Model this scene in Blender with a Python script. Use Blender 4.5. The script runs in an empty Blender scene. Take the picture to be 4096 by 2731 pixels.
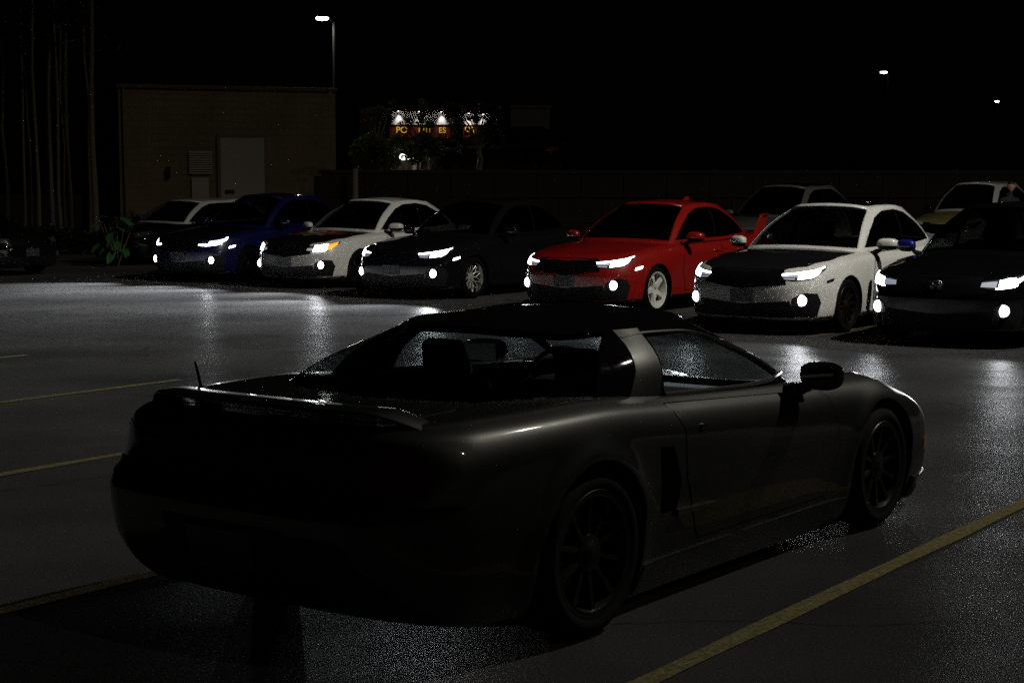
import bpy, bmesh, math, random
import numpy as np
from mathutils import Vector, Matrix
from mathutils.bvhtree import BVHTree

random.seed(7)
SC = bpy.context.scene
COL = SC.collection
R = math.radians

# ------------------------------------------------------------------ camera
CAM_H, CAM_PITCH, FOC = 1.6573, 5.2933, 6596.0
cam_d = bpy.data.cameras.new('camera')
cam_d.sensor_width = 36.0
cam_d.lens = FOC / 4096.0 * 36.0
cam_d.clip_start = 0.1
cam_d.clip_end = 2000
cam = bpy.data.objects.new('camera', cam_d)
COL.objects.link(cam)
cam.location = (0, 0, CAM_H)
cam.rotation_euler = (R(90 - CAM_PITCH), 0, 0)
SC.camera = cam

# ------------------------------------------------------------------ night sky
world = bpy.data.worlds.new('World')
SC.world = world
world.use_nodes = True
wn = world.node_tree
wn.nodes.clear()
w_out = wn.nodes.new('ShaderNodeOutputWorld')
w_bg = wn.nodes.new('ShaderNodeBackground')
w_sky = wn.nodes.new('ShaderNodeTexSky')
w_sky.sky_type = 'NISHITA'
w_sky.sun_disc = False
w_sky.sun_elevation = R(38)
w_sky.sun_rotation = R(122)
w_bg.inputs['Strength'].default_value = 0.00003
wn.links.new(w_sky.outputs[0], w_bg.inputs[0])
wn.links.new(w_bg.outputs[0], w_out.inputs[0])

# ------------------------------------------------------------------ faint fill sun, added to even out the light
sun_d = bpy.data.lights.new('fill_sun', 'SUN')
sun_d.energy = 0.085
sun_d.angle = R(0.5)
sun_d.color = (1.0, 0.94, 0.82)
sun = bpy.data.objects.new('fill_sun', sun_d)
COL.objects.link(sun)
_d = Vector((-0.85 * math.cos(R(38)), 0.53 * math.cos(R(38)), -math.sin(R(38))))
sun.rotation_euler = _d.to_track_quat('-Z', 'Y').to_euler()

SC.view_settings.view_transform = 'Standard'
SC.view_settings.look = 'None'
SC.view_settings.exposure = 0.0
SC.view_settings.gamma = 1.0
SC.render.engine = 'CYCLES'
SC.cycles.use_denoising = False
SC.cycles.max_bounces = 8
SC.cycles.transparent_max_bounces = 16
SC.cycles.caustics_reflective = False
SC.cycles.caustics_refractive = False
SC.cycles.sample_clamp_indirect = 0.4
SC.cycles.sample_clamp_direct = 14.0


def at(u, v, depth):
    """world point seen at pixel (u, v) of the 4096 px photograph at the given distance along Y"""
    p = R(CAM_PITCH)
    a = (u - 2048) / FOC
    b = (1365.5 - v) / FOC
    d = Vector((a, math.cos(p) + b * math.sin(p), -math.sin(p) + b * math.cos(p)))
    t = depth / d.y
    return Vector((0, 0, CAM_H)) + d * t


# ------------------------------------------------------------------ materials
MATS = {}
HEAD_W, FOG_W, LOT_LAMP, ASPHALT_SHEEN = 2700.0, 2300.0, 8600.0, 0.0085


def mat(name, col=(0.5, 0.5, 0.5), rough=0.5, metal=0.0, coat=0.0, spec=0.5, emit=None, es=0.0, noise=0.0, nscale=20.0, bump=0.0):
    if name in MATS:
        return MATS[name]
    m = bpy.data.materials.new(name)
    m.use_nodes = True
    nt = m.node_tree
    b = nt.nodes['Principled BSDF']
    b.inputs['Base Color'].default_value = (*col, 1)
    b.inputs['Roughness'].default_value = rough
    b.inputs['Metallic'].default_value = metal
    b.inputs['Specular IOR Level'].default_value = spec
    b.inputs['Coat Weight'].default_value = coat
    b.inputs['Coat Roughness'].default_value = 0.04
    if emit:
        b.inputs['Emission Color'].default_value = (*emit, 1)
        b.inputs['Emission Strength'].default_value = es
        m.cycles.emission_sampling = 'NONE'       # the lamps beside these lenses carry their light
    if noise > 0 or bump > 0:
        tc = nt.nodes.new('ShaderNodeTexCoord')
        n = nt.nodes.new('ShaderNodeTexNoise')
        n.inputs['Scale'].default_value = nscale
        n.inputs['Detail'].default_value = 6
        nt.links.new(tc.outputs['Object'], n.inputs['Vector'])
        if noise > 0:
            mx = nt.nodes.new('ShaderNodeMix')
            mx.data_type = 'RGBA'
            mx.inputs[6].default_value = (*[c * (1 - noise) for c in col], 1)
            mx.inputs[7].default_value = (*[min(1, c * (1 + noise)) for c in col], 1)
            nt.links.new(n.outputs['Fac'], mx.inputs[0])
            nt.links.new(mx.outputs[2], b.inputs['Base Color'])
        if bump > 0:
            bp = nt.nodes.new('ShaderNodeBump')
            bp.inputs['Strength'].default_value = bump
            bp.inputs['Distance'].default_value = 0.02
            nt.links.new(n.outputs['Fac'], bp.inputs['Height'])
            nt.links.new(bp.outputs[0], b.inputs['Normal'])
    MATS[name] = m
    return m


def paint(name, col, metal=0.0, rough=0.38, dirt=0.12):
    """car paint: base coat with a faint dusty variation under a clear coat"""
    if name in MATS:
        return MATS[name]
    m = mat(name, col, rough, metal, coat=1.0, noise=dirt, nscale=9.0)
    nt = m.node_tree
    b = nt.nodes['Principled BSDF']
    n = nt.nodes.new('ShaderNodeTexNoise')
    n.inputs['Scale'].default_value = 14
    n.inputs['Detail'].default_value = 8
    rm = nt.nodes.new('ShaderNodeMapRange')
    rm.inputs[1].default_value = 0.35
    rm.inputs[2].default_value = 0.75
    rm.inputs[3].default_value = 0.03
    rm.inputs[4].default_value = 0.09
    if max(col) < .03:
        b.inputs['Specular IOR Level'].default_value = 0.0
    tc = nt.nodes.new('ShaderNodeTexCoord')
    nt.links.new(tc.outputs['Object'], n.inputs['Vector'])
    nt.links.new(n.outputs['Fac'], rm.inputs[0])
    nt.links.new(rm.outputs[0], b.inputs['Coat Roughness'])
    return m


def glass(name, tint):
    if name in MATS:
        return MATS[name]
    m = bpy.data.materials.new(name)
    m.use_nodes = True
    nt = m.node_tree
    nt.nodes.clear()
    o = nt.nodes.new('ShaderNodeOutputMaterial')
    mx = nt.nodes.new('ShaderNodeMixShader')
    lw = nt.nodes.new('ShaderNodeLayerWeight')
    lw.inputs['Blend'].default_value = 0.5
    pw = nt.nodes.new('ShaderNodeMath')
    pw.operation = 'POWER'
    pw.inputs[1].default_value = 5.0
    fr = nt.nodes.new('ShaderNodeMapRange')
    fr.inputs[3].default_value = 0.04
    fr.inputs[4].default_value = 0.9
    nt.links.new(lw.outputs['Facing'], pw.inputs[0])
    nt.links.new(pw.outputs[0], fr.inputs[0])
    tr = nt.nodes.new('ShaderNodeBsdfTransparent')
    tr.inputs[0].default_value = (*tint, 1)
    gl = nt.nodes.new('ShaderNodeBsdfGlossy')
    gl.inputs['Roughness'].default_value = 0.03
    nt.links.new(fr.outputs[0], mx.inputs[0])
    nt.links.new(tr.outputs[0], mx.inputs[1])
    nt.links.new(gl.outputs[0], mx.inputs[2])
    nt.links.new(mx.outputs[0], o.inputs[0])
    MATS[name] = m
    return m


def asphalt():
    m = bpy.data.materials.new('asphalt')
    m.use_nodes = True
    nt = m.node_tree
    b = nt.nodes['Principled BSDF']
    tc = nt.nodes.new('ShaderNodeTexCoord')
    big = nt.nodes.new('ShaderNodeTexNoise')
    big.inputs['Scale'].default_value = 0.5
    big.inputs['Detail'].default_value = 6
    fine = nt.nodes.new('ShaderNodeTexNoise')
    fine.inputs['Scale'].default_value = 90
    fine.inputs['Detail'].default_value = 5
    vor = nt.nodes.new('ShaderNodeTexVoronoi')
    vor.inputs['Scale'].default_value = 130
    for n in (big, fine, vor):
        nt.links.new(tc.outputs['Object'], n.inputs['Vector'])
    r1 = nt.nodes.new('ShaderNodeValToRGB')
    r1.color_ramp.elements[0].position = 0.3
    r1.color_ramp.elements[0].color = (0.030, 0.030, 0.031, 1)
    r1.color_ramp.elements[1].position = 0.75
    r1.color_ramp.elements[1].color = (0.062, 0.061, 0.060, 1)
    nt.links.new(big.outputs['Fac'], r1.inputs[0])
    mx = nt.nodes.new('ShaderNodeMix')
    mx.data_type = 'RGBA'
    mx.blend_type = 'MULTIPLY'
    mx.inputs[0].default_value = 0.7
    r2 = nt.nodes.new('ShaderNodeValToRGB')
    r2.color_ramp.elements[0].position = 0.35
    r2.color_ramp.elements[0].color = (0.55, 0.55, 0.55, 1)
    r2.color_ramp.elements[1].position = 0.7
    r2.color_ramp.elements[1].color = (1.3, 1.3, 1.3, 1)
    nt.links.new(fine.outputs['Fac'], r2.inputs[0])
    nt.links.new(r1.outputs[0], mx.inputs[6])
    nt.links.new(r2.outputs[0], mx.inputs[7])
    rr = nt.nodes.new('ShaderNodeMapRange')
    rr.inputs[1].default_value = 0.3
    rr.inputs[2].default_value = 0.7
    rr.inputs[3].default_value = 0.34
    rr.inputs[4].default_value = 0.46
    nt.links.new(big.outputs['Fac'], rr.inputs[0])
    sep = nt.nodes.new('ShaderNodeSeparateColor')
    nt.links.new(vor.outputs['Color'], sep.inputs[0])
    gt = nt.nodes.new('ShaderNodeMath')               # a few polished stone faces that glint
    gt.operation = 'GREATER_THAN'
    gt.inputs[1].default_value = 0.10
    nt.links.new(sep.outputs[0], gt.inputs[0])
    rm = nt.nodes.new('ShaderNodeMix')
    rm.inputs[2].default_value = 0.27
    nt.links.new(gt.outputs[0], rm.inputs[0])
    nt.links.new(rr.outputs[0], rm.inputs[3])
    bp = nt.nodes.new('ShaderNodeBump')
    bp.inputs['Strength'].default_value = 0.20
    bp.inputs['Distance'].default_value = 0.006
    nt.links.new(vor.outputs['Distance'], bp.inputs['Height'])
    bp2 = nt.nodes.new('ShaderNodeBump')
    bp2.inputs['Strength'].default_value = 0.10
    bp2.inputs['Distance'].default_value = 0.01
    nt.links.new(fine.outputs['Fac'], bp2.inputs['Height'])
    nt.links.new(bp.outputs[0], bp2.inputs['Normal'])
    ns2 = nt.nodes.new('ShaderNodeTexNoise')
    ns2.inputs['Scale'].default_value = 1.2
    ns2.inputs['Detail'].default_value = 5
    nt.links.new(tc.outputs['Object'], ns2.inputs['Vector'])
    dis = nt.nodes.new('ShaderNodeMix')
    dis.data_type = 'RGBA'
    dis.inputs[0].default_value = 0.35
    nt.links.new(tc.outputs['Object'], dis.inputs[6])
    nt.links.new(ns2.outputs['Color'], dis.inputs[7])
    crk = nt.nodes.new('ShaderNodeTexVoronoi')
    crk.feature = 'DISTANCE_TO_EDGE'
    crk.inputs['Scale'].default_value = 0.42
    nt.links.new(dis.outputs[2], crk.inputs['Vector'])
    cr = nt.nodes.new('ShaderNodeValToRGB')
    cr.color_ramp.elements[0].position = 0.0
    cr.color_ramp.elements[0].color = (0.5, 0.5, 0.5, 1)
    cr.color_ramp.elements[1].position = 0.004
    cr.color_ramp.elements[1].color = (1, 1, 1, 1)
    nt.links.new(crk.outputs['Distance'], cr.inputs[0])
    cm = nt.nodes.new('ShaderNodeMix')
    cm.data_type = 'RGBA'
    cm.blend_type = 'MULTIPLY'
    cm.inputs[0].default_value = 1.0
    nt.links.new(mx.outputs[2], cm.inputs[6])
    nt.links.new(cr.outputs[0], cm.inputs[7])
    mx = cm
    shn = nt.nodes.new('ShaderNodeMapRange')             # worn and dusty areas shine unevenly
    shn.inputs[1].default_value = 0.32
    shn.inputs[2].default_value = 0.68
    shn.inputs[3].default_value = ASPHALT_SHEEN * 0.45
    shn.inputs[4].default_value = ASPHALT_SHEEN * 1.35
    nt.links.new(ns2.outputs['Fac'], shn.inputs[0])
    # matt binder with a thin sheen of polished stone: diffuse plus a little glossy
    df = nt.nodes.new('ShaderNodeBsdfDiffuse')
    df.inputs['Roughness'].default_value = 0.8
    gs = nt.nodes.new('ShaderNodeBsdfGlossy')
    ms = nt.nodes.new('ShaderNodeMixShader')
    nt.links.new(shn.outputs[0], ms.inputs[0])
    nt.links.new(mx.outputs[2], df.inputs['Color'])
    nt.links.new(rm.outputs[0], gs.inputs['Roughness'])
    for q in (df, gs):
        nt.links.new(bp2.outputs[0], q.inputs['Normal'])
    nt.links.new(df.outputs[0], ms.inputs[1])
    nt.links.new(gs.outputs[0], ms.inputs[2])
    nt.links.new(ms.outputs[0], nt.nodes['Material Output'].inputs['Surface'])
    nt.nodes.remove(b)
    return m


def worn_line():
    m = mat('line_paint', (0.42, 0.33, 0.06), 0.9, spec=0.0)
    nt = m.node_tree
    b = nt.nodes['Principled BSDF']
    tc = nt.nodes.new('ShaderNodeTexCoord')
    n = nt.nodes.new('ShaderNodeTexNoise')
    n.inputs['Scale'].default_value = 38
    n.inputs['Detail'].default_value = 12
    n.inputs['Roughness'].default_value = 0.72
    r = nt.nodes.new('ShaderNodeValToRGB')
    r.color_ramp.elements[0].position = 0.42
    r.color_ramp.elements[0].color = (0.06, 0.053, 0.028, 1)
    r.color_ramp.elements[1].position = 0.62
    r.color_ramp.elements[1].color = (0.125, 0.106, 0.048, 1)
    nt.links.new(tc.outputs['Object'], n.inputs['Vector'])
    nt.links.new(n.outputs['Fac'], r.inputs[0])
    nt.links.new(r.outputs[0], b.inputs['Base Color'])
    bp = nt.nodes.new('ShaderNodeBump')
    bp.inputs['Strength'].default_value = 0.4
    bp.inputs['Distance'].default_value = 0.005
    nt.links.new(n.outputs['Fac'], bp.inputs['Height'])
    nt.links.new(bp.outputs[0], b.inputs['Normal'])
    return m


BLACKTRIM = mat('black_trim', (0.010, 0.010, 0.011), 0.5, spec=.15)
GLOSSBLACK = mat('gloss_black', (0.006, 0.006, 0.007), 0.2, coat=1.0)
RUBBER = mat('tyre_rubber', (0.005, 0.005, 0.005), 0.85, spec=0.05, noise=0.3, nscale=40)
CHROME = mat('chrome', (0.6, 0.6, 0.6), 0.12, 1.0)
SEATMAT = mat('seat_fabric', (0.010, 0.010, 0.011), 0.85, noise=0.3, nscale=30)
GAP = mat('panel_gap', (0.002, 0.002, 0.002), 0.9, spec=0)
LED = mat('lamp_white', (0.8, 0.8, 0.8), 0.3, emit=(0.93, 0.96, 1.0), es=14.0)
LED_DIM = mat('lamp_dim', (0.5, 0.52, 0.56), 0.25, emit=(0.75, 0.85, 1.0), es=0.25)
FOG = mat('lamp_fog', (0.9, 0.9, 0.9), 0.3, emit=(0.96, 0.97, 1.0), es=40.0)
AMBER = mat('lamp_amber', (0.8, 0.3, 0.02), 0.3, emit=(1.0, 0.30, 0.01), es=1.6)
TAIL = mat('lamp_red', (0.18, 0.006, 0.005), 0.25, coat=1.0, emit=(1.0, 0.03, 0.02), es=0.0)
TAIL_LIT = mat('lamp_red_lit', (0.5, 0.01, 0.01), 0.3, emit=(1.0, 0.04, 0.03), es=1.6)
LENS = mat('clear_lens', (0.05, 0.05, 0.055), 0.08, coat=1.0)
PLATE = mat('licence_plate', (0.06, 0.062, 0.07), 0.4, noise=0.15, nscale=60)
GL_CLEAR = glass('glass_clear', (0.62, 0.66, 0.66))
GL_TINT = glass('glass_tinted', (0.10, 0.11, 0.11))
GL_SHIELD = glass('glass_shield', (0.34, 0.37, 0.37))


# ------------------------------------------------------------------ object helpers
def link(o, parent=None):
    COL.objects.link(o)
    if parent is not None:
        o.parent = parent
    return o


def obj(name, verts, faces, m, parent=None, smooth=True, loc=None):
    me = bpy.data.meshes.new(name)
    me.from_pydata([tuple(v) for v in verts], [], faces)
    me.materials.append(m)
    if smooth:
        me.polygons.foreach_set('use_smooth', [True] * len(me.polygons))
    me.update()
    o = bpy.data.objects.new(name, me)
    if loc is not None:
        o.location = loc
    return link(o, parent)


def obj_bm(name, bm, m, parent=None, smooth=True, recalc=True):
    if recalc:
        bmesh.ops.recalc_face_normals(bm, faces=bm.faces[:])
    me = bpy.data.meshes.new(name)
    bm.to_mesh(me)
    bm.free()
    me.materials.append(m)
    if smooth:
        me.polygons.foreach_set('use_smooth', [True] * len(me.polygons))
    o = bpy.data.objects.new(name, me)
    return link(o, parent)


def empty(name, loc=(0, 0, 0), rz=0.0, parent=None):
    o = bpy.data.objects.new(name, None)
    o.location = loc
    o.rotation_euler = (0, 0, rz)
    o.empty_display_size = 0.2
    return link(o, parent)


def tag(o, label, cat, group=None):
    o['label'] = label
    o['category'] = cat
    if group:
        o['group'] = group
    return o


def struct(o):
    o['kind'] = 'structure'
    return o


def autosmooth(o, ang=40):
    me = o.data
    bm = bmesh.new()
    bm.from_mesh(me)
    for e in bm.edges:
        if len(e.link_faces) == 2 and e.calc_face_angle(0) > R(ang):
            e.smooth = False
    bm.to_mesh(me)
    bm.free()
    return o


class MB:
    """collects simple solids into one mesh"""

    def __init__(s):
        s.v, s.f = [], []

    def add(s, v, f):
        n = len(s.v)
        s.v += [Vector(p) for p in v]
        s.f += [tuple(i + n for i in q) for q in f]
        return s

    def box(s, c, d, rot=None, taper=1.0):
        x, y, z = d[0] / 2, d[1] / 2, d[2] / 2
        p = [(-x, -y, -z), (x, -y, -z), (x, y, -z), (-x, y, -z), (-x * taper, -y * taper, z), (x * taper, -y * taper, z), (x * taper, y * taper, z), (-x * taper, y * taper, z)]
        p = [Vector(q) for q in p]
        if rot is not None:
            p = [rot @ q for q in p]
        return s.add([q + Vector(c) for q in p], [(0, 3, 2, 1), (4, 5, 6, 7), (0, 1, 5, 4), (1, 2, 6, 5), (2, 3, 7, 6), (3, 0, 4, 7)])

    def tube(s, pts, radii, n=8, cap=True):
        pts = [Vector(p) for p in pts]
        if not hasattr(radii, '__len__'):
            radii = [radii] * len(pts)
        vs, fs = [], []
        up = Vector((0, 0, 1))
        for i, p in enumerate(pts):
            t = (pts[min(i + 1, len(pts) - 1)] - pts[max(i - 1, 0)]).normalized()
            a = t.cross(up)
            if a.length < 0.05:
                a = t.cross(Vector((1, 0, 0)))
            a.normalize()
            b = t.cross(a)
            for k in range(n):
                an = 2 * math.pi * k / n
                vs.append(p + (a * math.cos(an) + b * math.sin(an)) * radii[i])
        for i in range(len(pts) - 1):
            for k in range(n):
                fs.append((i * n + k, i * n + (k + 1) % n, (i + 1) * n + (k + 1) % n, (i + 1) * n + k))
        if cap:
            fs.append(tuple(range(n - 1, -1, -1)))
            fs.append(tuple((len(pts) - 1) * n + k for k in range(n)))
        return s.add(vs, fs)

    def lathe_y(s, prof, n=40, c=(0, 0, 0)):
        """profile of (radius, y) about the local Y axis"""
        vs, fs = [], []
        for r, y in prof:
            for k in range(n):
                a = 2 * math.pi * k / n
                vs.append(Vector((r * math.cos(a), y, r * math.sin(a))) + Vector(c))
        for i in range(len(prof) - 1):
            for k in range(n):
                fs.append((i * n + k, i * n + (k + 1) % n, (i + 1) * n + (k + 1) % n, (i + 1) * n + k))
        return s.add(vs, fs)

    def ball(s, c, d, nu=20, nv=12, p=1.0):
        """superellipsoid"""
        def sp(x):
            return math.copysign(abs(x) ** p, x)
        vs, fs = [], []
        for i in range(nv + 1):
            th = math.pi * i / nv - math.pi / 2
            for k in range(nu):
                ph = 2 * math.pi * k / nu
                vs.append(Vector((d[0] * sp(math.cos(th)) * sp(math.cos(ph)), d[1] * sp(math.cos(th)) * sp(math.sin(ph)), d[2] * sp(math.sin(th)))) + Vector(c))
        for i in range(nv):
            for k in range(nu):
                fs.append((i * nu + k, i * nu + (k + 1) % nu, (i + 1) * nu + (k + 1) % nu, (i + 1) * nu + k))
        return s.add(vs, fs)

    def build(s, name, m, parent=None, smooth=False, bevel=0.0, loc=None, auto=True):
        bm = bmesh.new()
        vv = [bm.verts.new(v) for v in s.v]
        for q in s.f:
            try:
                bm.faces.new([vv[i] for i in q])
            except ValueError:
                pass
        bmesh.ops.remove_doubles(bm, verts=bm.verts[:], dist=1e-5)
        if bevel > 0:
            bmesh.ops.bevel(bm, geom=bm.edges[:], offset=bevel, segments=2, affect='EDGES', profile=0.5)
        bmesh.ops.recalc_face_normals(bm, faces=bm.faces[:])
        if smooth and auto:
            for e in bm.edges:
                if len(e.link_faces) == 2 and e.calc_face_angle(0) > R(42):
                    e.smooth = False
        o = obj_bm(name, bm, m, parent, smooth, recalc=False)
        if loc is not None:
            o.location = loc
        return o


def pchip(xs, ys):
    xs = np.asarray(xs, float)
    ys = np.asarray(ys, float)
    h = np.diff(xs)
    dl = np.diff(ys, axis=0) / h.reshape(-1, *([1] * (ys.ndim - 1)))
    m = np.zeros_like(ys)
    for i in range(1, len(xs) - 1):
        w1 = 2 * h[i] + h[i - 1]
        w2 = h[i] + 2 * h[i - 1]
        a, b = dl[i - 1], dl[i]
        ok = (a * b) > 0
        with np.errstate(divide='ignore', invalid='ignore'):
            v = (w1 + w2) / (w1 / a + w2 / b)
        m[i] = np.where(ok, v, 0)
    m[0], m[-1] = dl[0], dl[-1]

    def ev(x):
        x = np.clip(np.asarray(x, float), xs[0], xs[-1])
        i = np.clip(np.searchsorted(xs, x, side='right') - 1, 0, len(xs) - 2)
        sh = [-1] + [1] * (ys.ndim - 1)
        hh = h[i].reshape(sh)
        t = ((x - xs[i]) / h[i]).reshape(sh)
        return ys[i] * (1 + 2 * t) * (1 - t) ** 2 + m[i] * hh * t * (1 - t) ** 2 + ys[i + 1] * t * t * (3 - 2 * t) + m[i + 1] * hh * t * t * (t - 1)
    return ev


class Shell:
    """half shell from rings of stations, capped to the centre line, mirrored"""

    def __init__(s, rings, zc, nt=96, nv=26, nw=12, crown=2.0, flares=()):
        net = np.array(rings, float)            # K stations x M rows x 3
        K, M, _ = net.shape
        mirror = net * np.array([1, -1, 1])
        ext = np.concatenate([mirror[1:2], net, mirror[-2:-1]])
        ch = np.linalg.norm(np.diff(ext, axis=0), axis=2).mean(axis=1)
        tk = np.concatenate([[0], np.cumsum(ch)])
        s.tk = tk[1:-1]
        f = pchip(tk, ext)
        s.ts = np.linspace(tk[1], tk[-2], nt + 1)
        rows = f(s.ts)                           # nt+1 x M x 3
        chv = np.linalg.norm(np.diff(net, axis=1), axis=2).mean(axis=0)
        vk = np.concatenate([[0], np.cumsum(chv)])
        s.vs = np.linspace(0, vk[-1], nv + 1)
        g = pchip(vk, rows.transpose(1, 0, 2))
        P = g(s.vs).transpose(1, 0, 2)           # nt+1 x nv+1 x 3
        for (cx, cz, rad, amp) in flares:        # wheel arch lips
            d = np.hypot(P[..., 0] - cx, P[..., 2] - cz)
            side = np.clip((np.abs(P[..., 1]) - 0.55) / 0.2, 0, 1)
            P[..., 1] += amp * np.exp(-((d - rad) / 0.05) ** 2) * side
        s.vk, s.nt, s.nv, s.nw = vk, nt, nv, nw
        zf = pchip([a for a, b in zc], [b for a, b in zc])
        E = P[:, -1]
        ws = np.linspace(0, 1, nw + 1)[1:]
        cap = np.zeros((nt + 1, nw, 3))
        zc_ = zf(E[:, 0])
        for j, w in enumerate(ws):
            cap[:, j, 0] = E[:, 0]
            cap[:, j, 1] = E[:, 1] * (1 - w)
            cap[:, j, 2] = E[:, 2] + (zc_ - E[:, 2]) * (1 - (1 - w) ** crown)
        s.P = np.concatenate([P, cap], axis=1)   # nt+1 x (nv+1+nw) x 3
        s.P[0, :, 1] = 0
        s.P[-1, :, 1] = 0

    def tstation(s, k):
        """grid index of (fractional) station k"""
        i = int(k)
        fr = k - i
        t = s.tk[i] + (s.tk[min(i + 1, len(s.tk) - 1)] - s.tk[i]) * fr
        return int(round(t / s.ts[-1] * s.nt)) if s.ts[0] == 0 else int(round((t - s.ts[0]) / (s.ts[-1] - s.ts[0]) * s.nt))

    def quads(s):
        """list of (i, j, [4 points]) for the left half"""
        P = s.P
        for i in range(P.shape[0] - 1):
            for j in range(P.shape[1] - 1):
                yield i, j, (P[i, j], P[i + 1, j], P[i + 1, j + 1], P[i, j + 1])

    def open_top(s, outline):
        """selector that leaves the top open inside a plan outline (list of x, y for the left half, front to rear)"""
        xs = [p[0] for p in outline][::-1]
        ys = [p[1] for p in outline][::-1]

        def sel(i, j):
            if j < s.nv:
                return True
            for a, b in ((i, j), (i + 1, j), (i + 1, j + 1), (i, j + 1)):
                p = s.P[a, b]
                if not (xs[0] < p[0] < xs[-1] and abs(p[1]) < np.interp(p[0], xs, ys)):
                    return True
            return False
        return sel

    def bm(s, select=None):
        bm = bmesh.new()
        P = s.P
        n, mcol = P.shape[0], P.shape[1]
        for sgn in (1, -1):
            vv = {}
            for i in range(n - 1):
                for j in range(mcol - 1):
                    if select and not select(i, j):
                        continue
                    q = []
                    for (a, b) in ((i, j), (i + 1, j), (i + 1, j + 1), (i, j + 1)):
                        if (a, b) not in vv:
                            p = P[a, b]
                            vv[(a, b)] = bm.verts.new((p[0], p[1] * sgn, p[2]))
                        q.append(vv[(a, b)])
                    if sgn < 0:
                        q.reverse()
                    bm.faces.new(q)
        bmesh.ops.remove_doubles(bm, verts=bm.verts[:], dist=2e-4)
        bmesh.ops.dissolve_degenerate(bm, dist=1e-5, edges=bm.edges[:])
        return bm


def cut(bm, poly, side, ax=(0, 2), ymin=0.4):
    """remove the part of the side wall inside a convex, counter-clockwise polygon"""
    a, b = ax
    lo = (min(p[0] for p in poly), min(p[1] for p in poly))
    hi = (max(p[0] for p in poly), max(p[1] for p in poly))
    cur = []
    for f in bm.faces:
        if side * f.calc_center_median().y < ymin:
            continue
        xs = [v.co[a] for v in f.verts]
        zs = [v.co[b] for v in f.verts]
        if max(xs) < lo[0] or min(xs) > hi[0] or max(zs) < lo[1] or min(zs) > hi[1]:
            continue
        cur.append(f)
    for k in range(len(poly)):
        p, q = poly[k], poly[(k + 1) % len(poly)]
        no = Vector((0, 0, 0))
        no[a] = -(q[1] - p[1])
        no[b] = (q[0] - p[0])
        if no.length < 1e-7:
            continue
        co = Vector((0, 0, 0))
        co[a], co[b] = p
        geom = list({v for f in cur for v in f.verts}) + list({e for f in cur for e in f.edges}) + cur
        r = bmesh.ops.bisect_plane(bm, geom=geom, dist=1e-5, plane_co=co, plane_no=no)
        cur = [f for f in r['geom'] if isinstance(f, bmesh.types.BMFace) and (f.calc_center_median() - co).dot(no) > 0]
    bmesh.ops.delete(bm, geom=cur, context='FACES')


# ------------------------------------------------------------------ patches that follow a body surface
def bvh_of(bm):
    bm.normal_update()
    return BVHTree.FromBMesh(bm)


def drop(bvh, p, ang, off):
    """project an approximate local point onto the surface along plan direction ang (degrees; None = nearest, 'z' = from above)"""
    p = Vector(p)
    if ang is None:
        h, n, i, d = bvh.find_nearest(p)
        if (p - h).dot(n) < 0 and (p - h).length > 1e-4:
            n = -n
    else:
        d = Vector((0, 0, 1)) if ang == 'z' else Vector((math.cos(R(ang)), math.sin(R(ang)), 0))
        o = p + d * 4
        h, n, i, _ = bvh.ray_cast(o, -d)
        if h is None:
            h, n, i, _ = bvh.find_nearest(p)
        if n.dot(d) < 0:
            n = -n
    return h + n * off, n


def grid_patch(name, bvh, A, B, m, parent, ang=None, off=0.004, n=None, k=6, skirt=0.01, smooth=True):
    """quad strip between two polylines of local points, laid on the surface"""
    A = [Vector(p) for p in A]
    B = [Vector(p) for p in B]

    def resample(L, n):
        ds = [0]
        for i in range(len(L) - 1):
            ds.append(ds[-1] + (L[i + 1] - L[i]).length)
        out = []
        for i in range(n + 1):
            t = ds[-1] * i / n
            j = 0
            while j < len(L) - 2 and ds[j + 1] < t:
                j += 1
            s_ = ds[j + 1] - ds[j]
            out.append(L[j].lerp(L[j + 1], 0 if s_ < 1e-9 else (t - ds[j]) / s_))
        return out
    ln = max(sum((L[i + 1] - L[i]).length for i in range(len(L) - 1)) for L in (A, B))
    n = n or max(3, int(ln / 0.035))
    A, B = resample(A, n), resample(B, n)
    vs, ns = [], []
    for i in range(n + 1):
        for j in range(k + 1):
            p, nn = drop(bvh, A[i].lerp(B[i], j / k), ang, off)
            vs.append(p)
            ns.append(nn)
    fs = []
    for i in range(n):
        for j in range(k):
            a = i * (k + 1) + j
            fs.append((a, a + k + 1, a + k + 2, a + 1))
    loop = [j for j in range(k + 1)] + [i * (k + 1) + k for i in range(1, n + 1)] + [n * (k + 1) + j for j in range(k - 1, -1, -1)] + [i * (k + 1) for i in range(n - 1, 0, -1)]
    return finish_patch(name, vs, ns, fs, loop, m, parent, off, skirt, smooth)


def finish_patch(name, vs, ns, fs, loop, m, parent, off, skirt, smooth):
    bm = bmesh.new()
    vv = [bm.verts.new(v) for v in vs]
    for q in fs:
        try:
            bm.faces.new([vv[i] for i in q])
        except ValueError:
            pass
    if skirt:
        low = [bm.verts.new(vs[i] - ns[i] * (off + skirt)) for i in loop]
        for a in range(len(loop)):
            b = (a + 1) % len(loop)
            try:
                f = bm.faces.new((vv[loop[a]], vv[loop[b]], low[b], low[a]))
            except ValueError:
                continue
    bmesh.ops.recalc_face_normals(bm, faces=bm.faces[:])
    nrm = sum((f.normal * f.calc_area() for f in bm.faces if f.verts[0] in vv[:len(vs)]), Vector())
    if nrm.dot(sum(ns, Vector())) < 0:
        bmesh.ops.reverse_faces(bm, faces=bm.faces[:])
    for e in bm.edges:
        if len(e.link_faces) == 2 and e.calc_face_angle(0) > R(40):
            e.smooth = False
    return obj_bm(name, bm, m, parent, smooth, recalc=False)


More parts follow.
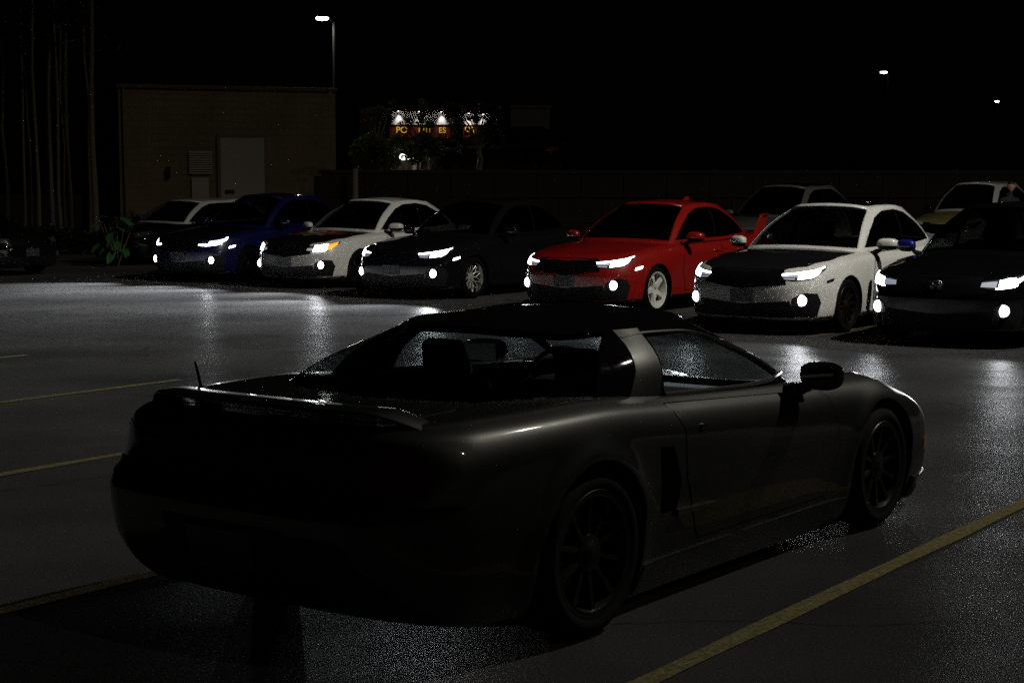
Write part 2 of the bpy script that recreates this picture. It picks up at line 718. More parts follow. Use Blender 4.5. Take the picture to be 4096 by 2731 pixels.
def poly_patch(name, bvh, pts, m, parent, ang=None, off=0.004, rings=5, skirt=0.01, seg=0.03, band=None):
    """star-shaped outline of local points, laid on the surface"""
    pts = [Vector(p) for p in pts]
    out = []
    for i in range(len(pts)):
        a, b = pts[i], pts[(i + 1) % len(pts)]
        k = max(1, int((b - a).length / seg))
        out += [a.lerp(b, t / k) for t in range(k)]
    c = sum(out, Vector()) / len(out)
    vs, ns, fs = [], [], []
    N = len(out)
    for r in range(rings):
        w = 1 - (r / rings if band is None else band * r / (rings - 1))
        for p in out:
            q, nn = drop(bvh, c.lerp(p, w), ang, off)
            vs.append(q)
            ns.append(nn)
    q, nn = drop(bvh, c, ang, off)
    vs.append(q)
    ns.append(nn)
    for r in range(rings - 1):
        for i in range(N):
            j = (i + 1) % N
            fs.append((r * N + i, r * N + j, (r + 1) * N + j, (r + 1) * N + i))
    for i in range(N if band is None else 0):
        fs.append(((rings - 1) * N + i, (rings - 1) * N + (i + 1) % N, len(vs) - 1))
    if band is not None:
        vs.pop()
        ns.pop()
    return finish_patch(name, vs, ns, fs, list(range(N)), m, parent, off, skirt, True)


def my(pts, s):
    """mirror a list of left-side points for side s"""
    return [(p[0], p[1] * s, p[2]) for p in pts]


# ------------------------------------------------------------------ wheels
WHEELS = {}


def wheel_meshes(style, rt, rr, w, spoke_m):
    key = (style, rt, rr, w, spoke_m.name)
    if key in WHEELS:
        return WHEELS[key]
    h = w / 2
    t = MB()
    prof = [(rr - .012, -h + .02), (rr + .01, -h + .005), (rr + .03, -h), (rt - .035, -h + .002), (rt - .012, -h + .018), (rt - .002, -h + .05)]
    for g in range(4):                            # tread grooves
        y = -h + .06 + g * (w - .12) / 3
        prof += [(rt, y - .012), (rt - .007, y - .006), (rt - .007, y + .006), (rt, y + .012)]
    prof += [(rt - .002, h - .05), (rt - .012, h - .018), (rt - .035, h - .002), (rr + .03, h), (rr + .01, h - .005), (rr - .012, h - .02)]
    t.lathe_y(prof, 56)
    r = MB()
    dish = {'five': .055, 'mesh': .075, 'multi': .03, 'plain': .03}[style]
    r.lathe_y([(rr - .004, -h + .02), (rr - .02, -h + .03), (rr - .035, 0), (rr - .03, h - dish - .01), (rr - .02, h - dish + .02), (rr - .014, h - .012), (rr + .004, h - .006), (rr + .008, h - .012), (rr - .004, h - .018)], 56)
    sp = MB()
    yf = h - dish
    ro = rr - .022
    if style == 'five':
        for k in range(5):
            a = R(90 + 72 * k)
            M3 = Matrix.Rotation(-a, 3, 'Y')
            secs = [(.045, .060, 0), (.10, .034, .012), (.16, .030, .02), (ro, .046, .012)]
            vs = []
            for (rad, hw, dy) in secs:
                for (z, y) in ((-hw, yf + dy - .035), (hw, yf + dy - .035), (hw * .72, yf + dy + .008), (-hw * .72, yf + dy + .008)):
                    vs.append(M3 @ Vector((rad, y, z)))
            fs = []
            for i in range(len(secs) - 1):
                for q in range(4):
                    fs.append((i * 4 + q, i * 4 + (q + 1) % 4, i * 4 + 4 + (q + 1) % 4, i * 4 + 4 + q))
            sp.add(vs, fs + [(0, 1, 2, 3), (15, 14, 13, 12)])
        sp.lathe_y([(.0, yf - .03), (.075, yf - .03), (.075, yf - .004), (.06, yf + .004), (.034, yf + .004), (.034, yf - .012), (.0, yf - .012)], 30)
    elif style == 'mesh':
        for k in range(10):
            for sg in (-1, 1):
                a0, a1 = R(36 * k), R(36 * k + sg * 15)
                p0 = Vector((.06 * math.cos(a0), yf - .02, .06 * math.sin(a0)))
                pm = Vector((.12 * math.cos(a0 + sg * R(1.5)), yf + .0, .12 * math.sin(a0 + sg * R(1.5))))
                p1 = Vector((ro * math.cos(a1), yf + .012, ro * math.sin(a1)))
                sp.tube([p0, pm, p1], [.009, .0075, .0075], 6)
        sp.lathe_y([(0, yf - .03), (.078, yf - .03), (.075, yf - .006), (.04, yf), (.036, yf + .014), (0, yf + .016)], 30)
    else:
        ns = 10 if style == 'multi' else 12
        for k in range(ns):
            a = R(360 / ns * k)
            M3 = Matrix.Rotation(-a, 3, 'Y')
            vs = []
            for (rad, hw, dy) in ((.05, .016, -.01), (.14, .012, .0), (ro, .017, .008)):
                for (z, y) in ((-hw, yf + dy - .03), (hw, yf + dy - .03), (hw * .7, yf + dy), (-hw * .7, yf + dy)):
                    vs.append(M3 @ Vector((rad, y, z)))
            fs = []
            for i in range(2):
                for q in range(4):
                    fs.append((i * 4 + q, i * 4 + (q + 1) % 4, i * 4 + 4 + (q + 1) % 4, i * 4 + 4 + q))
            sp.add(vs, fs + [(0, 1, 2, 3), (11, 10, 9, 8)])
        sp.lathe_y([(0, yf - .03), (.075, yf - .03), (.07, yf - .004), (.04, yf), (.034, yf + .006), (0, yf + .008)], 30)
    d = MB()
    d.lathe_y([(.05, -.03), (.15, -.03), (.15, -.008), (.05, -.008), (.05, -.03)], 40)
    lip_m = mat('polished_lip', (0.55, 0.55, 0.53), 0.16, 1.0) if style == 'mesh' else spoke_m
    tmp = []
    for nm, mb, mm in (('tyre', t, RUBBER), ('rim', r, lip_m), ('spokes', sp, spoke_m), ('brake_disc', d, mat('disc_steel', (.18, .17, .16), .4, 1.0))):
        o = mb.build(nm, mm, None, smooth=True)
        tmp.append((nm, o.data))
        bpy.data.objects.remove(o)
    WHEELS[key] = tmp
    return tmp


def add_wheel(root, loc, side, style, rt, rr, w, spoke_m, spin=0.0):
    wh = empty('wheel', loc, 0 if side > 0 else math.pi, root)
    wh.rotation_euler = (0, spin, 0 if side > 0 else math.pi)
    for nm, me in wheel_meshes(style, rt, rr, w, spoke_m):
        link(bpy.data.objects.new(nm, me), wh)
    return wh


SEATS = {}


def seat(parent, loc, lean=18, name='seat', scale=1.0):
    if 'seat' not in SEATS:
        mb = MB()
        mb.box((.0, 0, .10), (.50, .50, .16))
        M3 = Matrix.Rotation(R(-lean), 3, 'Y')
        mb.box(Vector((-.26, 0, .20)) + M3 @ Vector((0, 0, .26)), (.13, .48, .58), M3, .88)
        mb.box(Vector((-.26, 0, .20)) + M3 @ Vector((0.0, 0, .65)), (.10, .27, .19), M3, .85)
        o = mb.build('seat', SEATMAT, None, smooth=True, bevel=.035)
        SEATS['seat'] = o.data
        bpy.data.objects.remove(o)
    o = bpy.data.objects.new(name, SEATS['seat'])
    o.location = loc
    o.scale = (scale,) * 3
    return link(o, parent)


def mirror_part(root, s, base, cap_m, size=(.075, .115, .07), arm=(.0, -.10, -.07)):
    """door mirror: black shell with a painted cap and a reflecting glass"""
    bx, by, bz = base
    c = Vector((bx, by * s, bz))
    mb = MB()
    mb.ball((0, 0, 0), size, 20, 12, 0.72)
    for v in mb.v:                                # flat rear face
        if v.x < -size[0] * .45:
            v.x = -size[0] * .45
        v.x -= v.y * s * .25
    mb.tube([(.0, -.06 * s, -.02), (arm[0], arm[1] * s, arm[2]), (arm[0] - .02, arm[1] * 1.7 * s, arm[2] - .03)], [.022, .026, .035], 8)
    o = mb.build('side_mirror', BLACKTRIM, root, smooth=True)
    o.location = c
    mb = MB()
    mb.ball((0, 0, 0), tuple(k * 1.03 for k in size), 20, 12, 0.72)
    vs = []
    for v in mb.v:
        if v.x < -size[0] * .40:
            v.x = -size[0] * .40
        if v.z < -size[2] * .22:
            v.z = -size[2] * .22
        v.x -= v.y * s * .25
    mb.build('mirror_cap', cap_m, o, smooth=True)
    mb = MB()
    g = [(-size[0] * .45 - .002 - dy * s * .25, dy, dz) for dy, dz in ((-.09, -.045), (.09, -.045), (.095, .04), (-.085, .045))]
    mb.add(g, [(0, 1, 2, 3)])
    mb.build('mirror_glass', mat('mirror_silver', (.7, .7, .7), .05, 1.0), o)
    return o


def wheel_well(root, bvh, s, cx, cz, rad):
    pts = [(cx + rad * math.cos(R(a)), cz + rad * math.sin(R(a))) for a in range(-40, 221, 10)]
    vs, fs = [], []
    for (x, z) in pts:
        p, n = drop(bvh, (x, .88 * s, max(z, .2)), 90 * s, 0)
        y = max(.80, min(.93, abs(p.y))) - .004
        for yy in (y, y - .05, .62, .48):
            rr = 1.0 if yy > .7 else .98
            vs.append((cx + (x - cx) * rr, yy * s, cz + (z - cz) * rr))
    m = len(pts)
    for i in range(m - 1):
        for j in range(3):
            fs.append((i * 4 + j, i * 4 + 4 + j, i * 4 + 5 + j, i * 4 + 1 + j))
    vs.append((cx, .48 * s, cz))
    for i in range(m - 1):
        fs.append((i * 4 + 3, i * 4 + 7, len(vs) - 1))
    return obj('wheel_well', vs, fs, BLACKTRIM, root)


def spot(root, loc, aim, watts, name='beam', size=115, blend=.7, rad=.045, col=(.93, .96, 1.0), wide=1.0):
    l = bpy.data.lights.new(name, 'SPOT')
    l.energy = watts
    l.spot_size = R(size)
    l.spot_blend = blend
    l.shadow_soft_size = rad
    l.color = col
    o = bpy.data.objects.new(name, l)
    o.location = loc
    o.rotation_euler = Vector(aim).to_track_quat('-Z', 'Y').to_euler()
    o.scale = (wide, 1, 1)
    return link(o, root)


def pane_from_shell(name, sh, i0, i1, j0, j1, m, parent, inset=.004):
    """glass cut from the shell grid between grid lines, both halves"""
    bm = sh.bm(lambda i, j: i0 <= i < i1 and j0 <= j < j1)
    bmesh.ops.recalc_face_normals(bm, faces=bm.faces[:])
    bm.normal_update()
    c = Vector((-.4, 0, .9))
    for f in list(bm.faces)[:1]:
        if f.normal.dot(f.calc_center_median() - c) < 0:
            bmesh.ops.reverse_faces(bm, faces=bm.faces[:])
    bm.normal_update()
    for v in bm.verts:
        v.co -= v.normal * inset
    return obj_bm(name, bm, m, parent, recalc=False)



# ------------------------------------------------------------------ ground
def ground():
    n = 60
    v = [(-220, -60, 0), (220, -60, 0), (220, 420, 0), (-220, 420, 0)]
    g = struct(obj('parking_lot', v, [(0, 1, 2, 3)], asphalt(), smooth=False))
    az = R(35.4)
    F = Vector((math.sin(az), math.cos(az), 0))
    L = Vector((-math.cos(az), math.sin(az), 0))
    lm = worn_line()
    w = .045

    def line(lat, a0, a1):
        vs = []
        k = 12
        for i in range(k + 1):
            c = F * (a0 + (a1 - a0) * i / k) - L * lat
            ww = w * (1 + .12 * math.sin(i * 2.3 + lat))
            vs += [(c + L * ww)[:2] + (.004,), (c - L * ww)[:2] + (.004,)]
        obj('parking_line', vs, [(2 * i, 2 * i + 1, 2 * i + 3, 2 * i + 2) for i in range(k)], lm, g, smooth=False)
    # near row, the coupe stands between the first two
    for lat, a0, a1 in ((-2.78, 1.2, 8.75), (-5.33, 1.2, 8.9), (-7.92, 1.5, 9.4), (-10.62, 2, 9.96), (-13.45, 3, 10.55), (-16.1, 4, 10.6)):
        line(lat, a0, a1)
    for lat, a0, a1 in ((-5.0, 16.2, 21.6), (-7.95, 16.9, 21.8), (-10.95, 17.6, 22.2), (-14.1, 18.6, 23.4), (-17.65, 19.9, 24.6), (-20.4, 20.6, 25.2), (-23.2, 20.6, 25.4)):
        line(lat, a0, a1)
    return g


ground()


# ------------------------------------------------------------------ hatchback / sedan / coupe family of the far row
CIV_ZC = [(-2.34, 1.0), (-2.16, 1.015), (-1.9, 1.03), (-1.35, 1.01), (-.4, .98), (.6, .985), (.95, .965), (1.35, .925), (1.7, .875), (2.08, .79), (2.3, .74)]
CIV_RINGS = [
    [(2.12, 0, .16), (2.24, 0, .20), (2.275, 0, .36), (2.28, 0, .52), (2.25, 0, .66), (2.20, 0, .74), (2.08, 0, .79)],
    [(2.08, .45, .16), (2.20, .46, .20), (2.235, .46, .36), (2.24, .46, .52), (2.20, .46, .66), (2.14, .46, .745), (2.02, .45, .80)],
    [(1.90, .72, .16), (2.00, .76, .20), (2.03, .775, .36), (2.03, .78, .52), (1.98, .775, .67), (1.92, .76, .755), (1.80, .72, .815)],
    [(1.65, .80, .17), (1.68, .85, .21), (1.70, .875, .36), (1.70, .88, .52), (1.66, .87, .68), (1.62, .84, .78), (1.55, .77, .84)],
    [(1.35, .80, .17), (1.35, .865, .22), (1.35, .89, .38), (1.35, .895, .56), (1.35, .885, .72), (1.35, .85, .82), (1.35, .76, .875)],
    [(.62, .80, .17), (.62, .86, .21), (.62, .88, .36), (.62, .89, .58), (.62, .885, .74), (.62, .86, .86), (.62, .78, .915)],
    [(-.4, .80, .17), (-.4, .86, .21), (-.4, .875, .36), (-.4, .89, .60), (-.4, .885, .77), (-.4, .86, .89), (-.4, .78, .94)],
    [(-1.35, .80, .18), (-1.35, .865, .23), (-1.35, .89, .40), (-1.35, .90, .62), (-1.35, .89, .80), (-1.35, .85, .93), (-1.35, .75, .985)],
    [(-1.95, .76, .20), (-1.98, .82, .26), (-2.0, .85, .42), (-2.0, .855, .62), (-1.98, .84, .80), (-1.96, .80, .94), (-1.90, .72, 1.0)],
    [(-2.14, .5, .22), (-2.2, .52, .28), (-2.25, .54, .42), (-2.25, .54, .62), (-2.2, .53, .80), (-2.18, .52, .95), (-2.10, .5, 1.01)],
    [(-2.18, 0, .22), (-2.24, 0, .28), (-2.29, 0, .42), (-2.29, 0, .62), (-2.24, 0, .80), (-2.22, 0, .95), (-2.14, 0, 1.015)]]
CIV_GREEN = [
    [(1.20, 0, .89), (.70, 0, 1.27), (.16, 0, 1.475)],
    [(1.11, .46, .88), (.64, .40, 1.25), (.12, .34, 1.465)],
    [(.77, .785, .87), (.41, .665, 1.19), (-.03, .525, 1.43)],
    [(.1, .80, .88), (-.05, .71, 1.20), (-.25, .575, 1.445)],
    [(-.55, .80, .90), (-.55, .71, 1.21), (-.55, .58, 1.45)],
    [(-1.25, .76, .93), (-1.1, .66, 1.21), (-.85, .55, 1.43)],
    [(-1.74, .60, .95), (-1.44, .52, 1.21), (-1.07, .44, 1.415)],
    [(-1.87, .30, .97), (-1.52, .27, 1.23), (-1.14, .22, 1.425)],
    [(-1.90, 0, .97), (-1.54, 0, 1.235), (-1.16, 0, 1.43)]]
CIV_GZC = [(-1.22, 1.425), (-1.0, 1.46), (-.35, 1.505), (0, 1.49), (.22, 1.47)]
CIV_DLO = [(.66, .958), (.38, 1.16), (.12, 1.305), (-.13, 1.385), (-.5, 1.405), (-.82, 1.365), (-1.14, 1.235), (-1.44, 1.06), (-1.40, 1.022), (-.6, .978)]
SHELLS = {}


def warp(rings, sx, sz, z0=.30, box=0.0):
    out = []
    for st in rings:
        out.append([(x * sx, y, z if z < z0 else z0 + (z - z0) * sz) for (x, y, z) in st])
    return out


def heading(az):
    return R(90 - az)


def civic(name, label, cat, axle, az, body, hood=None, roof=None, cap=None, lights='led', wheel=('plain', None), group=None, doors=2, spoiler=False,
          fin=False, sz=1.0, fog=1.0, head=1.0, lit_fogs=True, plate=True, marker=False, emblem=False, detail=True, rear_long=0.0, z=0.0, flat=0.0, trim=None, frame=None):
    a = R(az)
    fw = Vector((math.sin(a), math.cos(a), 0))
    c = Vector((axle[0], axle[1], z)) - fw * 1.35
    root = empty(name, c, heading(az))
    tag(root, label, cat, group)
    zz = lambda q: q if q < .30 else .30 + (q - .30) * sz
    rings = warp(CIV_RINGS, 1, sz)
    green = warp(CIV_GREEN, 1, sz)
    if rear_long:                                  # squarer tail: push the rear glass back
        green = [[(x - (rear_long * max(0, min(1, (-x - .4) / .8))), y, q + (flat if x < -.7 and q > 1.0 else 0)) for (x, y, q) in st] for st in green]
    bz = [(x, zz(q)) for x, q in CIV_ZC]
    gz = [(x - (rear_long if x < -.5 else 0), zz(q) + (flat if x < -.5 else 0)) for x, q in CIV_GZC]
    if rear_long:
        gz = sorted(gz)
    nt, nv = (104, 26) if detail else (64, 16)
    sh = Shell(rings, bz, nt, nv, 12, flares=[(1.35, .315, .36, .012), (-1.35, .315, .36, .012)])
    gr = Shell(green, gz, 84, 16, 10, crown=1.8)
    bm = sh.bm()
    bvh = bvh_of(bm)
    bm.free()
    bm = sh.bm(sh.open_top([(1.1, 0), (.70, .68), (.1, .73), (-.55, .73), (-1.2, .69), (-1.64, .5), (-1.8, 0)]))
    RA = .352
    for s in (1, -1):
        for cx in (1.35, -1.35):
            arch = [(cx + RA * math.cos(R(q)), .315 + RA * math.sin(R(q))) for q in range(0, 181, 9)] + [(cx - RA, .0), (cx + RA, .0)]
            cut(bm, arch, s)
    obj_bm('body', bm, body, root)
    # floor
    vs, fs = [], []
    for i in range(0, nt + 1, 2):
        p = sh.P[i, 0]
        vs += [(p[0], p[1], p[2] + .002), (p[0], -p[1], p[2] + .002)]
    fs = [(2 * i, 2 * i + 1, 2 * i + 3, 2 * i + 2) for i in range(len(vs) // 2 - 1)]
    ub = [f for f in fs]
    obj('underbody', vs, ub, BLACKTRIM, root, smooth=False)
    # greenhouse: frame with openings, glass in them
    i_a, i_c = gr.tstation(1.72), gr.tstation(6.35)
    j0, j1 = 2, 15
    gsel = lambda i, j: not (j0 <= j < j1 and (i < i_a or i >= i_c))
    full = gr.bm()
    gb = bvh_of(full)
    full.free()
    gbm = gr.bm(gsel)
    dlo = [(x, zz(q)) for x, q in CIV_DLO]
    if rear_long:
        dlo = [(x - rear_long * max(0, min(1, (-x - .4) / .8)), q + (flat if (x < -.7 and q > 1.1) else 0)) for x, q in dlo]
    dlo_ccw = dlo
    ar = sum(dlo[k][0] * dlo[(k + 1) % len(dlo)][1] - dlo[(k + 1) % len(dlo)][0] * dlo[k][1] for k in range(len(dlo)))
    if ar < 0:
        dlo_ccw = dlo[::-1]
    for s in (1, -1):
        cut(gbm, dlo_ccw, s, ymin=.3)
    cab = obj_bm('cabin_frame', gbm, frame or body, root)
    so = cab.modifiers.new('thickness', 'SOLIDIFY')
    so.thickness = .028
    so.offset = -1
    pane_from_shell('windscreen', gr, 0, i_a, j0, j1, GL_SHIELD, root)
    pane_from_shell('rear_window', gr, i_c, gr.nt, j0, j1, GL_TINT, root)
    for s in (1, -1):
        poly_patch('side_window', gb, [(x, .66 * s, q) for x, q in dlo], GL_TINT, root, ang=90 * s, off=-.005, skirt=0)
        grid_patch('window_pillar', gb, [(-.40, .6 * s, zz(.985)), (-.46, .6 * s, zz(1.40))], [(-.45, .6 * s, zz(.985)), (-.51, .6 * s, zz(1.40))], GLOSSBLACK, root, ang=90 * s, off=.001, k=2, skirt=.02)
    if roof is not None:
        A = [(.12, .02, 2), (.09, .31, 2), (-.05, .48, 2), (-.30, .515, 2), (-.55, .52, 2), (-.85, .49, 2), (-1.04, .38, 2), (-1.12, .02, 2)]
        A = [(x - (rear_long if x < -.7 else 0), y, q) for x, y, q in A]
        grid_patch('roof_panel', gb, A, my(A, -1), roof, root, ang='z', off=.003, k=16)
    # bonnet
    A = [(2.225, .02, 2), (2.18, .42, 2), (1.98, .66, 2), (1.6, .755, 2), (1.2, .77, 2), (.95, .765, 2)]
    grid_patch('bonnet', bvh, A, my(A, -1), hood or body, root, ang='z', off=.004, k=20)
    # doors
    D1 = [(.60, .28), (.68, .55), (.60, .905), (-.40, .925), (-.42, .60), (-.40, .27)] if doors == 4 else [(.60, .28), (.68, .55), (.60, .905), (-.62, .93), (-.70, .62), (-.58, .27)]
    D2 = [(-.43, .27), (-.45, .6), (-.43, .925), (-1.02, .945), (-1.10, .78), (-.98, .50), (-.92, .27)]
    for s in (1, -1):
        for D in ([D1, D2] if doors == 4 else [D1]):
            cxm = sum(p[0] for p in D) / len(D)
            czm = sum(p[1] for p in D) / len(D)
            big = [(cxm + (x - cxm) * 1.016, .9 * s, zz(czm + (q - czm) * 1.024)) for x, q in D]
            poly_patch('door_gap', bvh, big, GAP, root, ang=90 * s, off=.0014, skirt=0, seg=.05, rings=2, band=.05)
            d = poly_patch('door', bvh, [(x, .9 * s, zz(q)) for x, q in D], body, root, ang=90 * s, off=.0028, skirt=0, seg=.05)
            hx = min(p[0] for p in D) + .16
            p, n = drop(bvh, (hx, .9 * s, zz(.80)), 90 * s, .012)
            mb = MB()
            mb.ball((0, 0, 0), (.10, .016, .018), 14, 8, .7)
            mb.build('handle', body, d, smooth=True).location = p
        # sill
        grid_patch('sill', bvh, [(.95, .88 * s, .235), (-.95, .88 * s, .235)], [(.95, .88 * s, .185), (-.95, .88 * s, .185)], trim or BLACKTRIM, root, ang=90 * s, off=.012, k=2)
        wheel_well(root, bvh, s, 1.35, .315, RA)
        wheel_well(root, bvh, s, -1.35, .315, RA)
    # front
    grid_patch('grille', bvh, [(2.2, -.46, zz(.745)), (2.25, 0, zz(.748)), (2.2, .46, zz(.745))], [(2.2, -.52, zz(.585)), (2.28, 0, zz(.525)), (2.2, .52, zz(.585))], GLOSSBLACK, root, ang=0, off=.006, k=5)
    grid_patch('lower_intake', bvh, [(2.2, -.56, .40), (2.2, 0, .355), (2.2, .56, .40)], [(2.2, -.60, .205), (2.2, 0, .205), (2.2, .60, .205)], BLACKTRIM, root, ang=0, off=.004, k=5)
    grid_patch('front_lip', bvh, [(1.75, -.87, .215), (2.02, -.74, .215), (2.25, 0, .215), (2.02, .74, .215), (1.75, .87, .215)], [(1.75, -.87, .17), (2.0, -.74, .17), (2.2, 0, .17), (2.0, .74, .17), (1.75, .87, .17)], BLACKTRIM, root, off=.014, k=2)
    if plate:
        grid_patch('licence_plate', bvh, [(2.3, -.15, zz(.52)), (2.3, .15, zz(.52))], [(2.3, -.15, zz(.375)), (2.3, .15, zz(.375))], PLATE, root, ang=0, off=.016, k=3)
    if emblem:
        p, n = drop(bvh, (2.3, 0, zz(.645)), 0, .014)
        mb = MB()
        for (y0, z0, y1, z1, w) in ((-.058, .05, .058, .05, .010), (-.044, -.05, .044, -.05, .010), (-.060, .048, -.046, -.048, .012), (.060, .048, .046, -.048, .012),
                                    (-.034, .036, -.028, -.036, .018), (.034, .036, .028, -.036, .018), (-.028, .004, .028, .004, .018)):
            mb.tube([(0, y0, z0), (0, y1, z1)], w / 2, 6)
        mb.build('emblem', mat('dull_chrome', (.45, .45, .46), .3, 1.0), root, smooth=True).location = p
    for s in (1, -1):
        TA = [(2.18, .43, .700), (2.08, .61, .725), (1.95, .74, .752), (1.80, .825, .782)]
        TB = [(2.22, .42, .632), (2.14, .60, .618), (2.00, .74, .640), (1.84, .825, .745)]
        TA = [(x, y * s, zz(q)) for x, y, q in TA]
        TB = [(x, y * s, zz(q)) for x, y, q in TB]
        h = grid_patch('headlight', bvh, TA, TB, LENS, root, ang=35 * s, off=.005, k=6)

        def sub(u0, u1, v0, v1, nm, m, off=.010, taper=0.0):
            def pt(u, v):
                L_ = []
                for T in (TA, TB):
                    k = u * (len(T) - 1)
                    i = min(int(k), len(T) - 2)
                    L_.append(Vector(T[i]).lerp(Vector(T[i + 1]), k - i))
                return L_[0].lerp(L_[1], v)
            n = 10
            A = [pt(u0 + (u1 - u0) * i / n, v0) for i in range(n + 1)]
            B = [pt(u0 + (u1 - u0) * (i / n) * (1 - taper), v1) for i in range(n + 1)]
            return grid_patch(nm, bvh, A, B, m, h, ang=35 * s, off=off, k=3)
        if lights == 'led':
            sub(.04, .95, .10, .30, 'led_strip', LED)
            sub(.36, .86, .36, .86, 'led_array', LED, taper=.1)
            sub(.06, .34, .42, .60, 'reflector', LED_DIM)
            sub(.10, .30, .72, .86, 'reflector', LED_DIM)
        elif lights == 'projector':
            sub(.34, .66, .12, .82, 'projector', LED)
            sub(.70, .97, .30, .75, 'led_strip', LED)
            sub(.30, .72, .88, .97, 'led_strip', LED)
            sub(.05, .30, .2, .8, 'reflector', LED_DIM)
        elif lights == 'amber':
            sub(.22, .60, .02, .98, 'projector', LED)
            sub(.03, .20, .40, .9, 'reflector', LED_DIM)
            sub(.615, .93, .10, .92, 'turn_signal', AMBER)
        elif lights == 'hook':
            sub(.05, .32, .62, .92, 'led_strip', LED)
            sub(.34, .80, .25, .90, 'led_array', LED)
            sub(.83, .93, .08, .85, 'led_strip', LED)
        else:
            sub(.15, .6, .2, .8, 'reflector', mat('unlit_reflector', (.25, .25, .26), .2, .8))
        if marker:
            mk = [(1.80, .83 * s, zz(.612)), (1.735, .86 * s, zz(.640)), (1.755, .86 * s, zz(.655)), (1.83, .83 * s, zz(.648))]
            mk2 = [(1.84, .81 * s, zz(.590)), (1.73, .87 * s, zz(.615)), (1.715, .87 * s, zz(.645)), (1.83, .82 * s, zz(.622))]
            poly_patch('side_marker', bvh, mk2, LED if marker == 'lit' else BLACKTRIM, root, ang=60 * s, off=.006, rings=2)
        # fog lamp pod
        poly_patch('fog_pod', bvh, [(2.1, .53 * s, .22), (2.1, .55 * s, .43), (2.0, .66 * s, .49), (1.92, .77 * s, .48), (1.94, .82 * s, .38), (2.0, .80 * s, .22)], BLACKTRIM, root, ang=22 * s, off=.004)
        p, n = drop(bvh, (2.1, .665 * s, .405), 18 * s, 0)
        fl = MB().lathe_y([(.045, -.03), (.070, -.03), (.070, .012), (.063, .018), (.058, .012), (.045, .0)], 24).build('fog_lamp', GLOSSBLACK, root, smooth=True)
        fl.location = p
        fl.rotation_euler = (0, 0, R(-90 + 12 * s))
        ln = MB().lathe_y([(.058, .006), (.053, .015), (.036, .023), (.0005, .027)], 24).build('lens', FOG if lit_fogs else LENS, fl, smooth=True)
        if lit_fogs and fog > 0:
            spot(root, p + Vector((.075, .015 * s, 0)), (1, .08 * s, -.035), FOG_W * fog, 'fog_beam', 50, 1.0, wide=2.0)
        if lights in ('led', 'projector', 'amber', 'hook') and head > 0:
            q, n = drop(bvh, (2.0, .68 * s, zz(.69)), 30 * s, 0)
            spot(root, q + Vector((.09, .05 * s, 0)), (1, .03 * s, -.05), HEAD_W * head, 'head_beam', 46, 1.0, wide=2.0)
        mirror_part(root, s, (.55, 1.0, zz(1.0)), cap or body)
        # tail lamp
        tl = grid_patch('tail_light', bvh, [(-2.22, .50 * s, zz(.90)), (-2.0, .80 * s, zz(.90)), (-1.80, .87 * s, zz(.87))], [(-2.25, .50 * s, zz(.80)), (-2.0, .84 * s, zz(.77)), (-1.82, .88 * s, zz(.80))], TAIL, root, ang=140 * s, off=.006, k=4)
        if lights != 'off':
            grid_patch('tail_bulb', bvh, [(-1.93, .83 * s, zz(.855)), (-1.885, .86 * s, zz(.855))], [(-1.93, .84 * s, zz(.825)), (-1.885, .86 * s, zz(.825))], TAIL_LIT, tl, ang=120 * s, off=.010, k=2)
        if detail:
            seat(root, (-.15, .37 * s, .32 * sz))
            add = None
    grid_patch('rear_bumper_trim', bvh, [(-2.3, -.55, .36), (-2.3, .55, .36)], [(-2.3, -.55, .25), (-2.3, .55, .25)], BLACKTRIM, root, ang=180, off=.006, k=3)
    # cabin
    if detail:
        mb = MB()
        mb.box((.62, 0, zz(.80)), (.45, 1.36, .22))
        mb.box((.50, .37, zz(.90)), (.24, .40, .08))
        mb.build('dashboard', SEATMAT, root, smooth=True, bevel=.03)
        mb = MB()
        mb.box((-1.0, 0, zz(.45)), (.5, 1.2, .2))
        M3 = Matrix.Rotation(R(-24), 3, 'Y')
        mb.box((-1.30, 0, zz(.72)), (.14, 1.2, .5), M3)
        mb.build('rear_seat', SEATMAT, root, smooth=True, bevel=.03)
        mb = MB()
        ring = [Vector((.32 + .09 * math.cos(t), .37 + .185 * math.sin(t), zz(.86) + .16 * math.cos(t))) for t in [2 * math.pi * k / 24 for k in range(25)]]
        mb.tube(ring, .014, 6, cap=False)
        mb.tube([(.32, .20, zz(.86)), (.32, .54, zz(.86))], .016, 6)
        mb.build('steering_wheel', SEATMAT, root, smooth=True)
        mb = MB()
        for y0, y1 in ((.52, -.02), (-.06, -.58)):
            mb.tube([(1.02 - .25 * abs(y0), y0, zz(.955)), (.98 - .25 * abs((y0 + y1) / 2), (y0 + y1) / 2, zz(.985)), (.95 - .25 * abs(y1), y1, zz(.985))], .009, 6)
        mb.build('wiper', BLACKTRIM, root, smooth=True)
    if fin:
        mb = MB()
        mb.add([(-.78, 0, zz(1.48)), (-1.0, .022, zz(1.455)), (-1.0, -.022, zz(1.455)), (-.99, .004, zz(1.545)), (-.99, -.004, zz(1.545)), (-.93, 0, zz(1.54))],
               [(0, 1, 3, 5), (0, 5, 4, 2), (1, 2, 4, 3), (3, 4, 5)])
        mb.build('roof_antenna', body, root, smooth=True)
